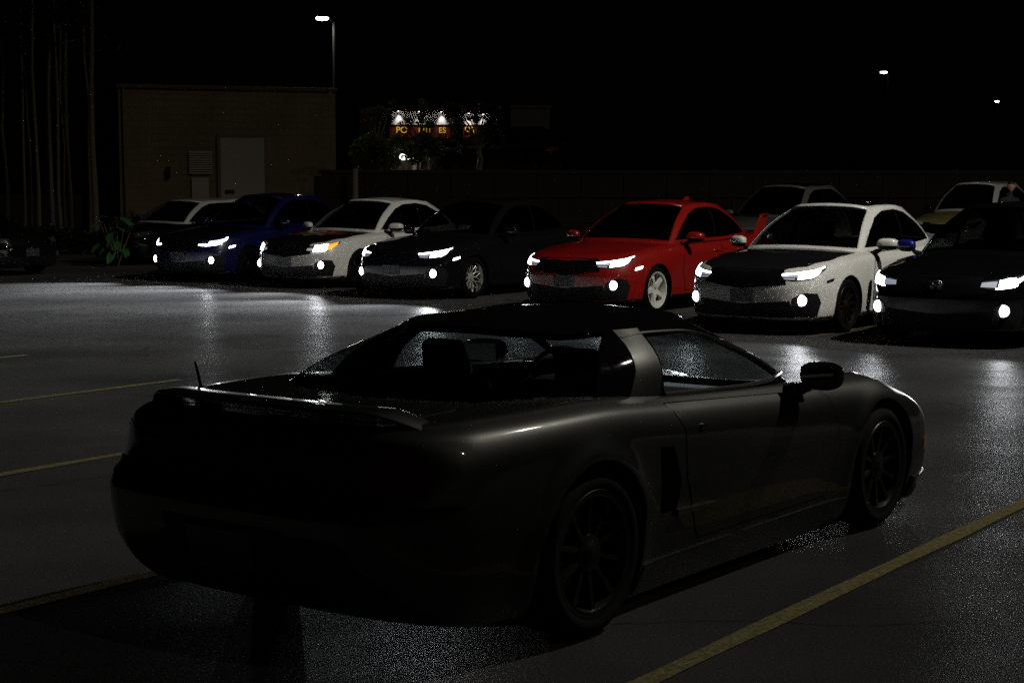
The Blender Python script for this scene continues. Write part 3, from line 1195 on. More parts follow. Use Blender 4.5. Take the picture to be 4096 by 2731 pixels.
    if spoiler:
        mb = MB()
        n = 14
        for k in range(n):
            y0, y1 = -.66 + 1.32 * k / n, -.66 + 1.32 * (k + 1) / n
            z0, z1 = [zz(1.235) + .012 * math.cos(y * 2.2) for y in (y0, y1)]
            mb.add([(-2.26, y0, z0 + .01), (-2.06, y0, z0 - .012), (-2.06, y1, z1 - .012), (-2.26, y1, z1 + .01), (-2.26, y0, z0 + .03), (-2.08, y0, z0 + .014), (-2.08, y1, z1 + .014), (-2.26, y1, z1 + .03)],
                   [(0, 1, 2, 3), (4, 7, 6, 5), (0, 4, 5, 1), (3, 2, 6, 7), (0, 3, 7, 4), (1, 5, 6, 2)])
        sp = mb.build('spoiler', GLOSSBLACK, root, smooth=True)
        for s in (1, -1):
            mb = MB()
            y = .655 * s
            mb.add([(-1.90, y * .96, zz(1.0)), (-2.2, y * .96, zz(1.0)), (-2.29, y, zz(1.285)), (-2.05, y, zz(1.275)), (-1.90, y * .96 - .03 * s, zz(1.0)), (-2.2, y * .96 - .03 * s, zz(1.0)), (-2.29, y - .03 * s, zz(1.285)), (-2.05, y - .03 * s, zz(1.275))],
                   [(0, 1, 2, 3), (7, 6, 5, 4), (0, 4, 5, 1), (1, 5, 6, 2), (2, 6, 7, 3), (3, 7, 4, 0)])
            mb.build('endplate', body, sp, bevel=.006)
    st, sm = wheel
    sm = sm or mat('dark_alloy', (.035, .034, .032), .35, .9)
    for s in (1, -1):
        for cx in (1.35, -1.35):
            add_wheel(root, (cx, .775 * s, .315), s, st, .315, .238, .225, sm, random.uniform(0, 1))
    return root, bvh


# ------------------------------------------------------------------ the low mid-engined coupe in the foreground
NSX_RINGS = [  # front and side hems shaped low to stop beams under the car
    [(2.10, 0, .06), (2.22, 0, .17), (2.24, 0, .30), (2.22, 0, .42), (2.14, 0, .50), (2.05, 0, .535), (1.95, 0, .55)],
    [(2.08, .45, .06), (2.19, .45, .17), (2.21, .45, .30), (2.19, .45, .42), (2.11, .45, .505), (2.02, .45, .54), (1.92, .44, .56)],
    [(1.92, .74, .06), (2.02, .76, .17), (2.04, .77, .30), (2.02, .77, .43), (1.96, .76, .515), (1.88, .74, .56), (1.78, .70, .585)],
    [(1.62, .80, .06), (1.66, .855, .18), (1.68, .878, .31), (1.67, .885, .46), (1.65, .86, .57), (1.62, .80, .635), (1.58, .70, .665)],
    [(1.265, .80, .06), (1.265, .865, .18), (1.265, .892, .33), (1.265, .905, .50), (1.265, .875, .635), (1.265, .81, .715), (1.265, .70, .752)],
    [(.6, .79, .06), (.6, .835, .17), (.6, .858, .32), (.6, .880, .50), (.6, .868, .625), (.6, .825, .715), (.6, .745, .768)],
    [(-.5, .79, .06), (-.5, .835, .17), (-.5, .855, .32), (-.5, .878, .50), (-.5, .877, .66), (-.5, .84, .765), (-.5, .765, .818)],
    [(-1.265, .80, .065), (-1.265, .86, .20), (-1.265, .885, .34), (-1.265, .905, .52), (-1.265, .90, .715), (-1.265, .862, .818), (-1.265, .765, .868)],
    [(-1.88, .76, .15), (-1.91, .80, .24), (-1.94, .835, .36), (-1.94, .86, .54), (-1.90, .85, .715), (-1.87, .805, .815), (-1.80, .725, .862)],
    [(-2.10, .55, .19), (-2.18, .56, .26), (-2.26, .57, .40), (-2.28, .57, .55), (-2.19, .57, .64), (-2.16, .57, .805), (-2.08, .55, .855)],
    [(-2.13, 0, .19), (-2.21, 0, .26), (-2.29, 0, .40), (-2.31, 0, .55), (-2.22, 0, .64), (-2.19, 0, .805), (-2.11, 0, .862)]]
NSX_ZC = [(-2.2, .855), (-1.9, .865), (-1.2, .862), (-.5, .81), (.3, .755), (.9, .71), (1.265, .665), (1.6, .615), (1.95, .55), (2.1, .53)]
NSX_GREEN = [
    [(1.16, 0, .63), (.68, 0, .93), (.20, 0, 1.112)],
    [(1.06, .42, .63), (.62, .38, .92), (.16, .32, 1.102)],
    [(.78, .70, .68), (.40, .61, .90), (.03, .47, 1.078)],
    [(.2, .765, .68), (0, .705, .91), (-.18, .535, 1.088)],
    [(-.55, .77, .72), (-.55, .71, .93), (-.5, .545, 1.092)],
    [(-1.15, .72, .77), (-.98, .63, .94), (-.68, .50, 1.085)],
    [(-1.58, .56, .79), (-1.26, .48, .955), (-.80, .40, 1.078)],
    [(-1.68, .30, .81), (-1.33, .26, .97), (-.86, .22, 1.085)],
    [(-1.71, 0, .81), (-1.35, 0, .975), (-.88, 0, 1.09)]]
NSX_GZC = [(-.9, 1.088), (-.6, 1.125), (-.3, 1.142), (0, 1.132), (.22, 1.108)]


def nsx():
    az = 36.98
    root = empty('sports_coupe', (.3557, 7.5387, 0), heading(az))
    tag(root, 'low silver mid-engined sports coupe with black roof, seen from behind in the foreground', 'car')
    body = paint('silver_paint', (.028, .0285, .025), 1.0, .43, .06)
    body.node_tree.nodes['Principled BSDF'].inputs['Coat Weight'].default_value = .7
    roofm = paint('black_roof_paint', (.003, .003, .003), 0, .3)
    roofm.node_tree.nodes['Principled BSDF'].inputs['Coat Weight'].default_value = .35
    sh = Shell(NSX_RINGS, NSX_ZC, 150, 40, 20, flares=[(1.265, .297, .345, .010), (-1.265, .315, .355, .020)])
    gr = Shell(NSX_GREEN, NSX_GZC, 120, 24, 16, crown=1.8)
    bm = sh.bm()
    bvh = bvh_of(bm)
    bm.free()
    bm = sh.bm(sh.open_top([(1.05, 0), (.72, .62), (.2, .71), (-.55, .71), (-1.1, .65), (-1.48, .5), (-1.6, 0)]))
    W = [(1.265, .297, .338), (-1.265, .315, .350)]
    for s in (1, -1):
        for cx, cz, ra in W:
            arch = [(cx + ra * math.cos(R(q)), cz + ra * math.sin(R(q))) for q in range(0, 181, 6)] + [(cx - ra, 0.), (cx + ra, 0.)]
            cut(bm, arch, s)
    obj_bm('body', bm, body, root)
    vs = []
    for i in range(0, sh.nt + 1, 2):
        p = sh.P[i, 0]
        vs += [(p[0], p[1], p[2] + .002), (p[0], -p[1], p[2] + .002)]
    obj('underbody', vs, [(2 * i, 2 * i + 1, 2 * i + 3, 2 * i + 2) for i in range(len(vs) // 2 - 1)], BLACKTRIM, root, smooth=False)
    i_a, i_c = gr.tstation(1.75), gr.tstation(4.8)
    j0, j1 = 2, 23
    full = gr.bm()
    gb = bvh_of(full)
    full.free()
    gbm = gr.bm(lambda i, j: not (j0 <= j < j1 and (i < i_a or i >= i_c)))
    door_w = [(.655, .792), (.40, .908), (.20, .985), (.04, 1.03), (-.14, 1.052), (-.42, 1.056), (-.475, 1.04), (-.50, .97), (-.535, .89), (-.56, .838), (.2, .798)]
    for P in (door_w,):
        ar = sum(P[k][0] * P[(k + 1) % len(P)][1] - P[(k + 1) % len(P)][0] * P[k][1] for k in range(len(P)))
        Q = P[::-1] if ar < 0 else P
        for s in (1, -1):
            cut(gbm, Q, s, ymin=.3)
    cab = obj_bm('cabin_frame', gbm, roofm, root)
    so = cab.modifiers.new('thickness', 'SOLIDIFY')
    so.thickness = .022
    so.offset = -1
    pane_from_shell('windscreen', gr, 0, i_a, j0, j1, GL_CLEAR, root)
    pane_from_shell('rear_hatch_glass', gr, i_c, gr.nt, j0, j1, glass('glass_hatch', (.5, .55, .55)), root)
    for s in (1, -1):
        poly_patch('door_window', gb, [(x, .66 * s, q) for x, q in door_w], GL_CLEAR, root, ang=90 * s, off=-.006, skirt=0)
        grid_patch('side_pillar', gb, [(-.83, .7 * s, .79), (-.765, .7 * s, .865), (-.70, .7 * s, .93), (-.645, .7 * s, 1.02), (-.625, .6 * s, 1.078)], [(-.62, .7 * s, .79), (-.565, .7 * s, .865), (-.53, .7 * s, .93), (-.497, .7 * s, 1.02), (-.478, .6 * s, 1.078)], body, root, ang=90 * s, off=.006, k=8)
        rail_lo = [(-.62, .6 * s, 1.068), (-.45, .6 * s, 1.072), (-.18, .6 * s, 1.066), (.03, .6 * s, 1.044), (.22, .6 * s, .992), (.45, .6 * s, .895), (.70, .6 * s, .782)]
        rail_hi = [(-.64, .6 * s, 1.086), (-.45, .6 * s, 1.088), (-.17, .6 * s, 1.080), (.04, .6 * s, 1.056), (.235, .6 * s, 1.004), (.465, .6 * s, .905), (.715, .6 * s, .790)]
        grid_patch('roof_rail_trim', gb, rail_lo, rail_hi, mat('rail_trim', (.16, .155, .135), .22, .8, coat=.6), root, off=.009, k=3)
        # belt moulding and door
        D = [(.70, .235), (.79, .48), (.72, .725), (.2, .752), (-.66, .802), (-.60, .70), (-.585, .50), (-.45, .235)]
        cx_, cz_ = .05, .50
        poly_patch('door_gap', bvh, [(cx_ + (x - cx_) * 1.008, .9 * s, cz_ + (q - cz_) * 1.014) for x, q in D], GAP, root, ang=90 * s, off=.0012, skirt=0, seg=.03, rings=2, band=.03)
        d = poly_patch('door', bvh, [(x, .9 * s, q) for x, q in D], body, root, ang=90 * s, off=.0022, skirt=0, seg=.03, rings=14)
        p, n = drop(bvh, (-.47, .9 * s, .695), 90 * s, .003)
        MB().lathe_y([(.0, .004), (.012, .004), (.014, 0), (.014, -.01)], 14).build('door_lock', CHROME, d, smooth=True).location = p
        belt = [drop(gb, (x, .75 * s, q), 90 * s, .012)[0] for x, q in ((-.57, .826), (-.2, .808), (.1, .796), (.4, .789), (.68, .786))]
        MB().tube(belt, .010, 8).build('belt_moulding', mat('satin_trim', (.22, .21, .19), .25, .9), root, smooth=True)
        # air intake behind the door, its inner shade a flat black patch, with scoop lip
        poly_patch('side_intake', bvh, [(-.80, .9 * s, .655), (-.70, .9 * s, .645), (-.635, .9 * s, .50), (-.66, .9 * s, .385), (-.78, .9 * s, .385)], GAP, root, ang=90 * s, off=.0035, skirt=0)
        grid_patch('intake_lip', bvh, [(-.66, .9 * s, .385), (-.35, .9 * s, .375)], [(-.66, .9 * s, .360), (-.35, .9 * s, .364)], body, root, ang=90 * s, off=.016, k=3)
        for cx, cz, ra in W:
            wheel_well(root, bvh, s, cx, cz, ra)
        # front corner lamps and indicator
        poly_patch('indicator', bvh, [(2.05, .70 * s, .30), (1.98, .78 * s, .30), (1.82, .86 * s, .31), (1.82, .86 * s, .37), (1.98, .78 * s, .37), (2.05, .70 * s, .37)], mat('amber_lens', (.35, .13, .02), .15, coat=1), root, ang=40 * s, off=.004, rings=3)
        poly_patch('popup_lamp_lid', bvh, [(1.86, .42 * s, 1), (1.84, .66 * s, 1), (1.62, .70 * s, 1), (1.60, .44 * s, 1)], body, root, ang='z', off=.002, skirt=.004)
        mirror_part(root, s, (.44, .955, .825), roofm, (.085, .105, .062), (.01, -.085, -.055))
        MB().box((.44, .835 * s, .762), (.20, .06, .05)).build('mirror_foot', BLACKTRIM, root, smooth=True, bevel=.015)
        # skirt
        grid_patch('sill', bvh, [(.90, .88 * s, .20), (-.88, .88 * s, .20)], [(.90, .86 * s, .07), (-.88, .86 * s, .07)], body, root, ang=90 * s, off=.006, k=3)
    # tail: lamp panel, bumper, plate, exhausts
    grid_patch('tail_light_panel', bvh, [(-2.0, -.72, .775), (-2.2, -.4, .78), (-2.2, .4, .78), (-2.0, .72, .775)], [(-2.0, -.77, .635), (-2.2, -.4, .640), (-2.2, .4, .640), (-2.0, .77, .635)], mat('smoked_red_lens', (.03, .002, .002), .12, coat=1.0), root, ang=180, off=.006, k=8)
    for s in (1, -1):
        grid_patch('tail_light', bvh, [(-2.0, .54 * s, .768), (-1.93, .70 * s, .765)], [(-2.0, .54 * s, .65), (-1.93, .75 * s, .65)], mat('dark_red_lens', (.035, .003, .003), .12, coat=1.0), root, ang=180, off=.009, k=4)
    grid_patch('bumper_groove', bvh, [(-2.0, -.84, .600), (-2.3, 0, .600), (-2.0, .84, .600)], [(-2.0, -.84, .588), (-2.3, 0, .588), (-2.0, .84, .588)], GAP, root, ang=180, off=.003, k=2, skirt=0)
    grid_patch('plate_recess', bvh, [(-2.3, -.30, .50), (-2.3, .30, .50)], [(-2.3, -.26, .31), (-2.3, .26, .31)], BLACKTRIM, root, ang=180, off=.003, k=3)
    grid_patch('licence_plate', bvh, [(-2.3, -.155, .475), (-2.3, .155, .475)], [(-2.3, -.155, .325), (-2.3, .155, .325)], PLATE, root, ang=180, off=.012, k=3)
    grid_patch('rear_diffuser', bvh, [(-2.3, -.55, .25), (-2.3, .55, .25)], [(-2.3, -.55, .20), (-2.3, .55, .20)], BLACKTRIM, root, ang=180, off=.006, k=2)
    grid_patch('front_lip', bvh, [(1.68, -.87, .19), (2.02, -.75, .185), (2.23, 0, .185), (2.02, .75, .185), (1.68, .87, .19)], [(1.68, -.86, .055), (1.98, -.75, .055), (2.18, 0, .055), (1.98, .75, .055), (1.68, .86, .055)], BLACKTRIM, root, off=.016, k=3)  # lip dropped low to block headlight beams passing under the car
    # deck lid seam, wing with a gap below it
    A = [(-1.66, .55, 2), (-1.95, .56, 2), (-2.06, .50, 2)]
    grid_patch('boot_lid', bvh, A, my(A, -1), body, root, ang='z', off=.003, k=14)
    n = 40
    vs, fs = [], []
    prof = [(.10, .0), (.06, .011), (-.02, .014), (-.09, .010), (-.10, .005), (-.09, -.003), (-.02, -.010), (.06, -.008)]
    for i in range(n + 1):
        u = -1 + 2 * i / n
        y = .715 * u
        e = abs(u)
        zt = .900 - .012 * e * e if e < .72 else .900 - .012 * e * e - .075 * ((e - .72) / .28) ** 1.5
        xc = -2.09 + .17 * (e ** 3)
        for (px, pz) in prof:
            vs.append((xc + px * (1 - .45 * max(0, (e - .7) / .3)), y, zt + pz))
    m_ = len(prof)
    for i in range(n):
        for j in range(m_):
            fs.append((i * m_ + j, i * m_ + (j + 1) % m_, (i + 1) * m_ + (j + 1) % m_, (i + 1) * m_ + j))
    fs += [tuple(range(m_ - 1, -1, -1)), tuple(n * m_ + j for j in range(m_))]
    obj('rear_wing', vs, fs, body, root)
    for y in (-.30, .30):
        MB().box((-2.06, y, .865), (.12, .035, .06)).build('wing_strut', body, root, bevel=.008)
    mb = MB()
    mb.tube([(-1.76, .66, .855), (-1.77, .66, .873), (-1.775, .66, .885), (-1.80, .66, .975)], [.022, .016, .007, .006], 8)
    mb.build('antenna', BLACKTRIM, root, smooth=True)
    # cabin
    for y in (.36, -.36):
        seat(root, (-.18, y, .16), scale=.92)
    mb = MB()
    mb.box((.55, 0, .60), (.42, 1.34, .20))
    mb.box((.42, .36, .70), (.22, .40, .07))
    mb.box((.0, 0, .36), (1.0, .20, .22))
    mb.build('dashboard', SEATMAT, root, smooth=True, bevel=.03)
    mb = MB()
    ring = [Vector((.24 + .07 * math.cos(t), .36 + .18 * math.sin(t), .72 + .165 * math.cos(t))) for t in [2 * math.pi * k / 28 for k in range(29)]]
    mb.tube(ring, .014, 6, cap=False)
    mb.tube([(.25, .19, .72), (.25, .53, .72)], .016, 6)
    mb.tube([(.25, .36, .72), (.22, .36, .56)], .016, 6)
    mb.build('steering_wheel', SEATMAT, root, smooth=True)
    MB().ball((0, 0, 0), (.03, .10, .035), 14, 8, .7).build('rear_view_mirror', BLACKTRIM, root, smooth=True).location = (.24, 0, 1.02)
    MB().box((-.66, 0, .55), (.05, 1.25, .50)).build('bulkhead', SEATMAT, root, bevel=.02)
    MB().box((-1.15, 0, .66), (.8, 1.0, .16)).build('engine_cover', BLACKTRIM, root, bevel=.04)
    sm = mat('graphite_alloy', (.02, .02, .019), .35, .8)
    for s in (1, -1):
        add_wheel(root, (1.265, .785 * s, .297), s, 'multi', .297, .222, .215, sm, .2)
        add_wheel(root, (-1.265, .775 * s, .315), s, 'multi', .315, .236, .255, sm, .35)
    return root


nsx()

WHITE = paint('white_paint', (.74, .73, .69), 0, .35, .05)
RED = paint('red_paint', (.27, .007, .005), 0, .35, .08)
BLACK = paint('black_paint', (.006, .006, .007), 0, .3)
CARBON = paint('carbon_black', (.010, .010, .011), 0, .35)
BLUE = paint('blue_paint', (.002, .004, .05), 0, .35)
BLUECAP = paint('blue_cap_paint', (.010, .014, .20), 0, .35)
NAVY = paint('navy_paint', (.003, .003, .004), 0, .35)
SILVER = paint('pale_paint', (.10, .10, .097), 0, .4)
ALLOYW = mat('white_alloy', (.66, .65, .60), .35, coat=.5)
ALLOYM = mat('silver_alloy', (.65, .65, .60), .35, .6)
BRONZE = mat('bronze_alloy', (.06, .045, .03), .35, .9)
ROW = 'cars parked in the far row with their lamps lit'
AL = 35.04 + 180

civic('blue_hatchback', 'blue car with black bonnet and lit lamps at the left end of the lit row', 'car', (-5.414, 29.987), AL - 1.6, BLUE, BLACK, BLACK, BLUE, lights='hook', marker='lit', group=ROW, doors=4, fog=2.2, sz=1.06)
car3, bv3 = civic('white_coupe', 'white coupe with painted crest on its black bonnet and amber corner lamps', 'car', (-3.258, 28.154), AL - .5, WHITE, CARBON, None, WHITE, lights='amber', group=ROW, fog=2.5)
civic('black_sedan', 'black sedan with silver mesh wheels and one glaring fog lamp', 'car', (-1.286, 25.423), AL - .6, BLACK, BLACK, BLACK, BLACK, lights='led', wheel=('mesh', ALLOYM), marker='lit', group=ROW, doors=4, fog=2.6)
civic('red_coupe', 'bright red car with white five-spoke wheels and a rear wing', 'car', (1.223, 22.439), AL + .7, RED, RED, None, RED, lights='led', wheel=('five', ALLOYW), marker='lit', group=ROW, doors=4, spoiler=True, fin=True, fog=.5, head=.55)
civic('white_coupe', 'white coupe with black bonnet, black roof and dark wheels beside the red car', 'car', (3.175, 19.515), AL + 1.4, WHITE, CARBON, BLACK, WHITE, lights='led', wheel=('plain', BRONZE), marker='off', group=ROW, fog=.33, head=.36, trim=WHITE)
civic('navy_sedan', 'dark navy sedan with square chrome emblem, nearest of the lit row at the right edge', 'car', (4.939, 17.916), AL - .2, NAVY, NAVY, BLACK, BLUECAP, lights='projector', group=ROW, doors=4, emblem=True, plate=False, fog=.12, head=.15)
HEADEND = 1

# painted crest on the white coupe's bonnet
def crest(root, bvh):
    gold = paint('crest_gold', (.30, .17, .02), 0, .4)
    redp = paint('crest_red', (.30, .02, .02), 0, .4)
    pale = paint('crest_white', (.55, .55, .56), 0, .4)
    star = []
    for k in range(16):
        r = (.40, .27)[k % 2]
        a = 2 * math.pi * k / 16
        star.append((1.42 + r * .95 * math.cos(a), r * 1.15 * math.sin(a), 2))
    o = poly_patch('bonnet_crest', bvh, star, gold, root, ang='z', off=.0065, skirt=0, seg=.04)
    poly_patch('crest_ring', bvh, [(1.42 + .23 * math.cos(t), .25 * math.sin(t), 2) for t in [2 * math.pi * k / 28 for k in range(28)]], redp, o, ang='z', off=.0085, skirt=0, seg=.06)
    poly_patch('crest_shield', bvh, [(1.42 + .15 * math.cos(t), .17 * math.sin(t), 2) for t in [2 * math.pi * k / 24 for k in range(24)]], pale, o, ang='z', off=.0105, skirt=0, seg=.06)
    for y in (-.07, 0, .07):
        grid_patch('crest_bar', bvh, [(1.50, y - .018, 2), (1.50, y + .018, 2)], [(1.34, y - .018, 2), (1.34, y + .018, 2)], NAVY, o, ang='z', off=.0125, k=3, n=2, skirt=0)
    for s in (1, -1):
        poly_patch('crest_wing', bvh, [(1.62, .30 * s, 2), (1.50, .52 * s, 2), (1.36, .60 * s, 2), (1.30, .42 * s, 2)], redp, o, ang='z', off=.0075, skirt=0)


crest(car3, bv3)

# ------------------------------------------------------------------ other parked cars
civic('dark_sedan', 'unlit black sedan cut off by the left edge of the picture', 'car', (-9.9, 32.0), 125, BLACK, BLACK, BLACK, BLACK, lights='off', lit_fogs=False, doors=4)
civic('white_hatchback', 'white-roofed hatchback parked behind the blue car, mostly hidden', 'car', (-8.2, 36.6), AL, BLACK, BLACK, None, BLACK, frame=WHITE, sz=.94, lights='off', lit_fogs=False, doors=4, rear_long=.45, flat=.05)
civic('pale_sedan', 'tall pale grey car in the second row above the red car\'s wing', 'car', (4.9, 33.4), AL, SILVER, SILVER, BLACK, SILVER, lights='off', lit_fogs=False, doors=4, sz=1.22, rear_long=.4, flat=.05)
civic('white_utility_car', 'tall white car with bonnet painted yellowish for the light on it behind the white coupe, near the standing man', 'car', (10.5, 39.2), AL + 1, WHITE, paint('yellow_lit_bonnet', (.30, .25, .09), 0, .4), None, BLACK, lights='off', lit_fogs=False, doors=4, sz=1.28, rear_long=.5, flat=.06)  # yellow light on the bonnet is put into its paint
civic('dark_pickup', 'dark vehicle parked side-on on the upper terrace in front of the shops', 'car', (-1.9, 57.5), -84, BLACK, BLACK, None, BLACK, lights='off', lit_fogs=False, doors=4, sz=1.18, rear_long=.55, flat=.06, z=2.05)


# ------------------------------------------------------------------ lamp posts
def lamp_post(head, drop_z, arm, label, watts, lens_es, tilt=0, pole_off=None, col=(1.0, .97, .88), radius=.25, sx=1.0):
    """head: world point of the luminaire; arm: vector from luminaire to the pole"""
    base = Vector((head.x + arm.x, head.y + arm.y, drop_z))
    root = empty('lamp_post', base)
    tag(root, label, 'street lamp', 'lamp posts around the lot')
    h = head.z - drop_z
    steel = mat('painted_steel', (.005, .005, .005), .8, 0, spec=0, noise=.2)
    MB().tube([(0, 0, 0), (0, 0, h * .5), (0, 0, h - .15)], [.09, .075, .06], 14).build('pole', steel, root, smooth=True)
    MB().tube([(0, 0, 0), (0, 0, .25)], [.16, .14], 14).build('base_collar', mat('concrete', (.3, .3, .29), .9, noise=.2, nscale=6), root, smooth=True)
    o = Vector((-arm.x, -arm.y, 0))
    MB().tube([(0, 0, h - .20), o * .4 + Vector((0, 0, h - .02)), o * .8 + Vector((0, 0, h + .05))], [.045, .04, .035], 10).build('arm', steel, root, smooth=True)
    ang = math.atan2(o.y, o.x)
    hd = MB().ball((0, 0, .04), (.30, .16, .06), 24, 10, .75).build('lamp_head', steel, root, smooth=True)
    hd.location = o + Vector((0, 0, h))
    hd.rotation_euler = (0, 0, ang)
    lm = mat('street_lamp_lens_%d' % int(lens_es), (.9, .9, .9), .3, emit=col, es=lens_es)
    MB().ball((0, 0, -.03), (.22, .14, .085), 20, 8, .8).build('lens', lm, hd, smooth=True)
    if watts:
        l = bpy.data.lights.new('street_light', 'SPOT')
        l.energy = watts
        l.spot_size = R(165)
        l.spot_blend = .5
        l.shadow_soft_size = radius
        l.color = col
        lo = bpy.data.objects.new('street_light', l)
        lo.location = o + Vector((0, 0, h - .12))
        link(lo, root)
    return root


lamp_post(at(1289, 70, 58), 0, Vector((.40, .15, 0)), 'brightest lamp post, above the left half of the picture', 1400, 30)
lamp_post(at(3535, 287, 92), 2.0, Vector((.30, .2, 0)), 'lamp post farther off, above the right half of the picture', 0, 12)
lamp_post(at(3988, 404, 120), 2.0, Vector((.25, .5, 0)), 'most distant lamp, low and warm near the right edge', 0, 9, col=(1.0, .84, .6))
lamp_post(Vector((11.2, 13.2, 13.0)), 0, Vector((.6, -.4, 0)), 'lamp post just outside the right edge that lights the near cars', LOT_LAMP, 30, col=(1.0, .96, .87))


# ------------------------------------------------------------------ buildings
def wall_mat(name, col, nscale=1.3, noise=.25, blocks=False):
    m = mat(name, col, .9, spec=.1, noise=noise, nscale=nscale, bump=.15)
    if blocks and 'blocks' not in m:
        m['blocks'] = 1
        nt = m.node_tree
        b = nt.nodes['Principled BSDF']
        src = b.inputs['Base Color'].links[0].from_socket
        tc = nt.nodes.new('ShaderNodeTexCoord')
        mp = nt.nodes.new('ShaderNodeMapping')
        mp.inputs['Rotation'].default_value = (R(90), 0, 0)
        br = nt.nodes.new('ShaderNodeTexBrick')
        br.inputs['Color1'].default_value = (1, 1, 1, 1)
        br.inputs['Color2'].default_value = (.9, .9, .9, 1)
        br.inputs['Mortar'].default_value = (.72, .72, .72, 1)
        br.inputs['Scale'].default_value = 1.0
        br.inputs['Brick Width'].default_value = .42
        br.inputs['Row Height'].default_value = .21
        br.inputs['Mortar Size'].default_value = .012
        mx = nt.nodes.new('ShaderNodeMix')
        mx.data_type = 'RGBA'
        mx.blend_type = 'MULTIPLY'
        mx.inputs[0].default_value = 1.0
        nt.links.new(tc.outputs['Object'], mp.inputs[0])
        nt.links.new(mp.outputs[0], br.inputs['Vector'])
        nt.links.new(src, mx.inputs[6])
        nt.links.new(br.outputs[0], mx.inputs[7])
        nt.links.new(mx.outputs[2], b.inputs['Base Color'])
    return m


def utility_building():
    a = at(480, 760, 52.0)
    b = at(1345, 760, 54.4)
    top = 4.8
    root = empty('utility_building', (a.x, a.y, 0))
    tag(root, 'plain tan utility building with louvred vent and two doors at left', 'building')
    dx = Vector((b.x - a.x, b.y - a.y, 0))
    W = dx.length
    dx.normalize()
    root.rotation_euler = (0, 0, math.atan2(dx.y, dx.x))
    wm = wall_mat('tan_render', (.25, .195, .115), .6, .45, blocks=True)
    mb = MB()
    mb.box((W / 2, 6, top / 2), (W, 12, top))
    mb.build('wall', wm, root)
    MB().box((W / 2, 6, top + .05), (W + .12, 12.12, .12)).build('coping', wall_mat('coping_tan', (.15, .11, .065)), root, bevel=.01)

    def X(u):
        return (u - 480) / (1345 - 480) * W

    def Z(v, u):
        return CAM_H + (754 - v) / FOC * (52 + 2.4 * (u - 480) / 865)
    # large door
    x0, x1, z1 = X(873), X(1050), Z(553, 960)
    dm = mat('door_cream', (.42, .38, .29), .6, noise=.08, nscale=3)
    d = MB().box(((x0 + x1) / 2, -.02, z1 / 2), (x1 - x0, .08, z1)).build('door', dm, root, bevel=.01)
    MB().box((x0 + .14, -.08, 1.1), (.04, .06, .14)).build('handle', BLACKTRIM, d)
    MB().box((x0 + .28, -.07, Z(767, 900)), (.30, .02, .12)).build('door_sign', BLACKTRIM, d)
    f = MB()
    for xx in (x0 - .05, x1 + .05):
        f.box((xx, -.01, z1 / 2), (.10, .12, z1))
    f.box(((x0 + x1) / 2, -.01, z1 + .05), (x1 - x0 + .2, .12, .10))
    f.build('door_frame', wall_mat('frame_tan', (.2, .17, .12)), root)
    # small door
    x0, x1, z1 = X(757), X(825), Z(712, 790)
    MB().box(((x0 + x1) / 2, -.02, z1 / 2), (x1 - x0, .08, z1)).build('hatch_door', dm, root, bevel=.01)
    # louvre
    x0, x1, z0, z1 = X(748), X(840), Z(697, 790), Z(606, 790)
    lv = MB().box(((x0 + x1) / 2, .0, (z0 + z1) / 2), (x1 - x0, .05, z1 - z0)).build('louvre_vent', BLACKTRIM, root)
    n = 10
    for k in range(n):
        M3 = Matrix.Rotation(R(-38), 3, 'X')
        MB().box(((x0 + x1) / 2, -.05, z0 + (k + .5) * (z1 - z0) / n), (x1 - x0, .012, .075), M3).build('slat', mat('slat_metal', (.40, .36, .28), .5, noise=.1), lv)
    MB().box((X(667), -.06, Z(690, 667)), (.12, .12, .35)).build('junction_box', BLACKTRIM, root, bevel=.01)
    # drip pipe
    MB().tube([(.15, -.05, 0), (.15, -.05, top)], .035, 8).build('downpipe', wall_mat('pipe_tan', (.2, .16, .1)), root, smooth=True)


utility_building()


def terrace():
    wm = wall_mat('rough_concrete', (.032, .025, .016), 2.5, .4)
    ter = struct(obj('upper_terrace', [(-5.3, 46.4, 2.05), (90, 46.4, 2.05), (90, 300, 2.05), (-5.3, 300, 2.05)], [(0, 1, 2, 3)], mat('terrace_asphalt', (.035, .035, .035), .8, noise=.3, nscale=3), smooth=False))
    r = empty('retaining_wall', (-5.3, 46, 0))
    tag(r, 'low rough concrete retaining wall behind the row of lit cars', 'wall')
    rng = random.Random(3)
    for course in range(3):                      # cast blocks with open joints
        x = 0 if course % 2 == 0 else -.6
        while x < 26:
            w = 1.2
            x0 = max(0, x)
            x1 = min(26, x + w)
            if x1 - x0 > .1:
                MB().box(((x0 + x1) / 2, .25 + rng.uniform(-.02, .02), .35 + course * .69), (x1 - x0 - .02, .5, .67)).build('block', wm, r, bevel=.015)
            x += w
    MB().box((13, .27, 2.12), (26.1, .62, .10)).build('capping', wall_mat('cap_concrete', (.04, .033, .022)), r, bevel=.01)
    MB().box((0, 9, 1.0), (.4, 18, 2.0)).build('return_wall', wm, r)
    p = at(1420, 745, 45.2)
    o = MB().tube([(0, 0, 0), (0, 0, 2.2)], .09, 10).build('marker_post', mat('post_wood', (.22, .19, .14), .8, noise=.3), None, smooth=True)
    o.location = (p.x, p.y, 0)
    tag(o, 'short thick post standing left of the retaining wall', 'post')


terrace()


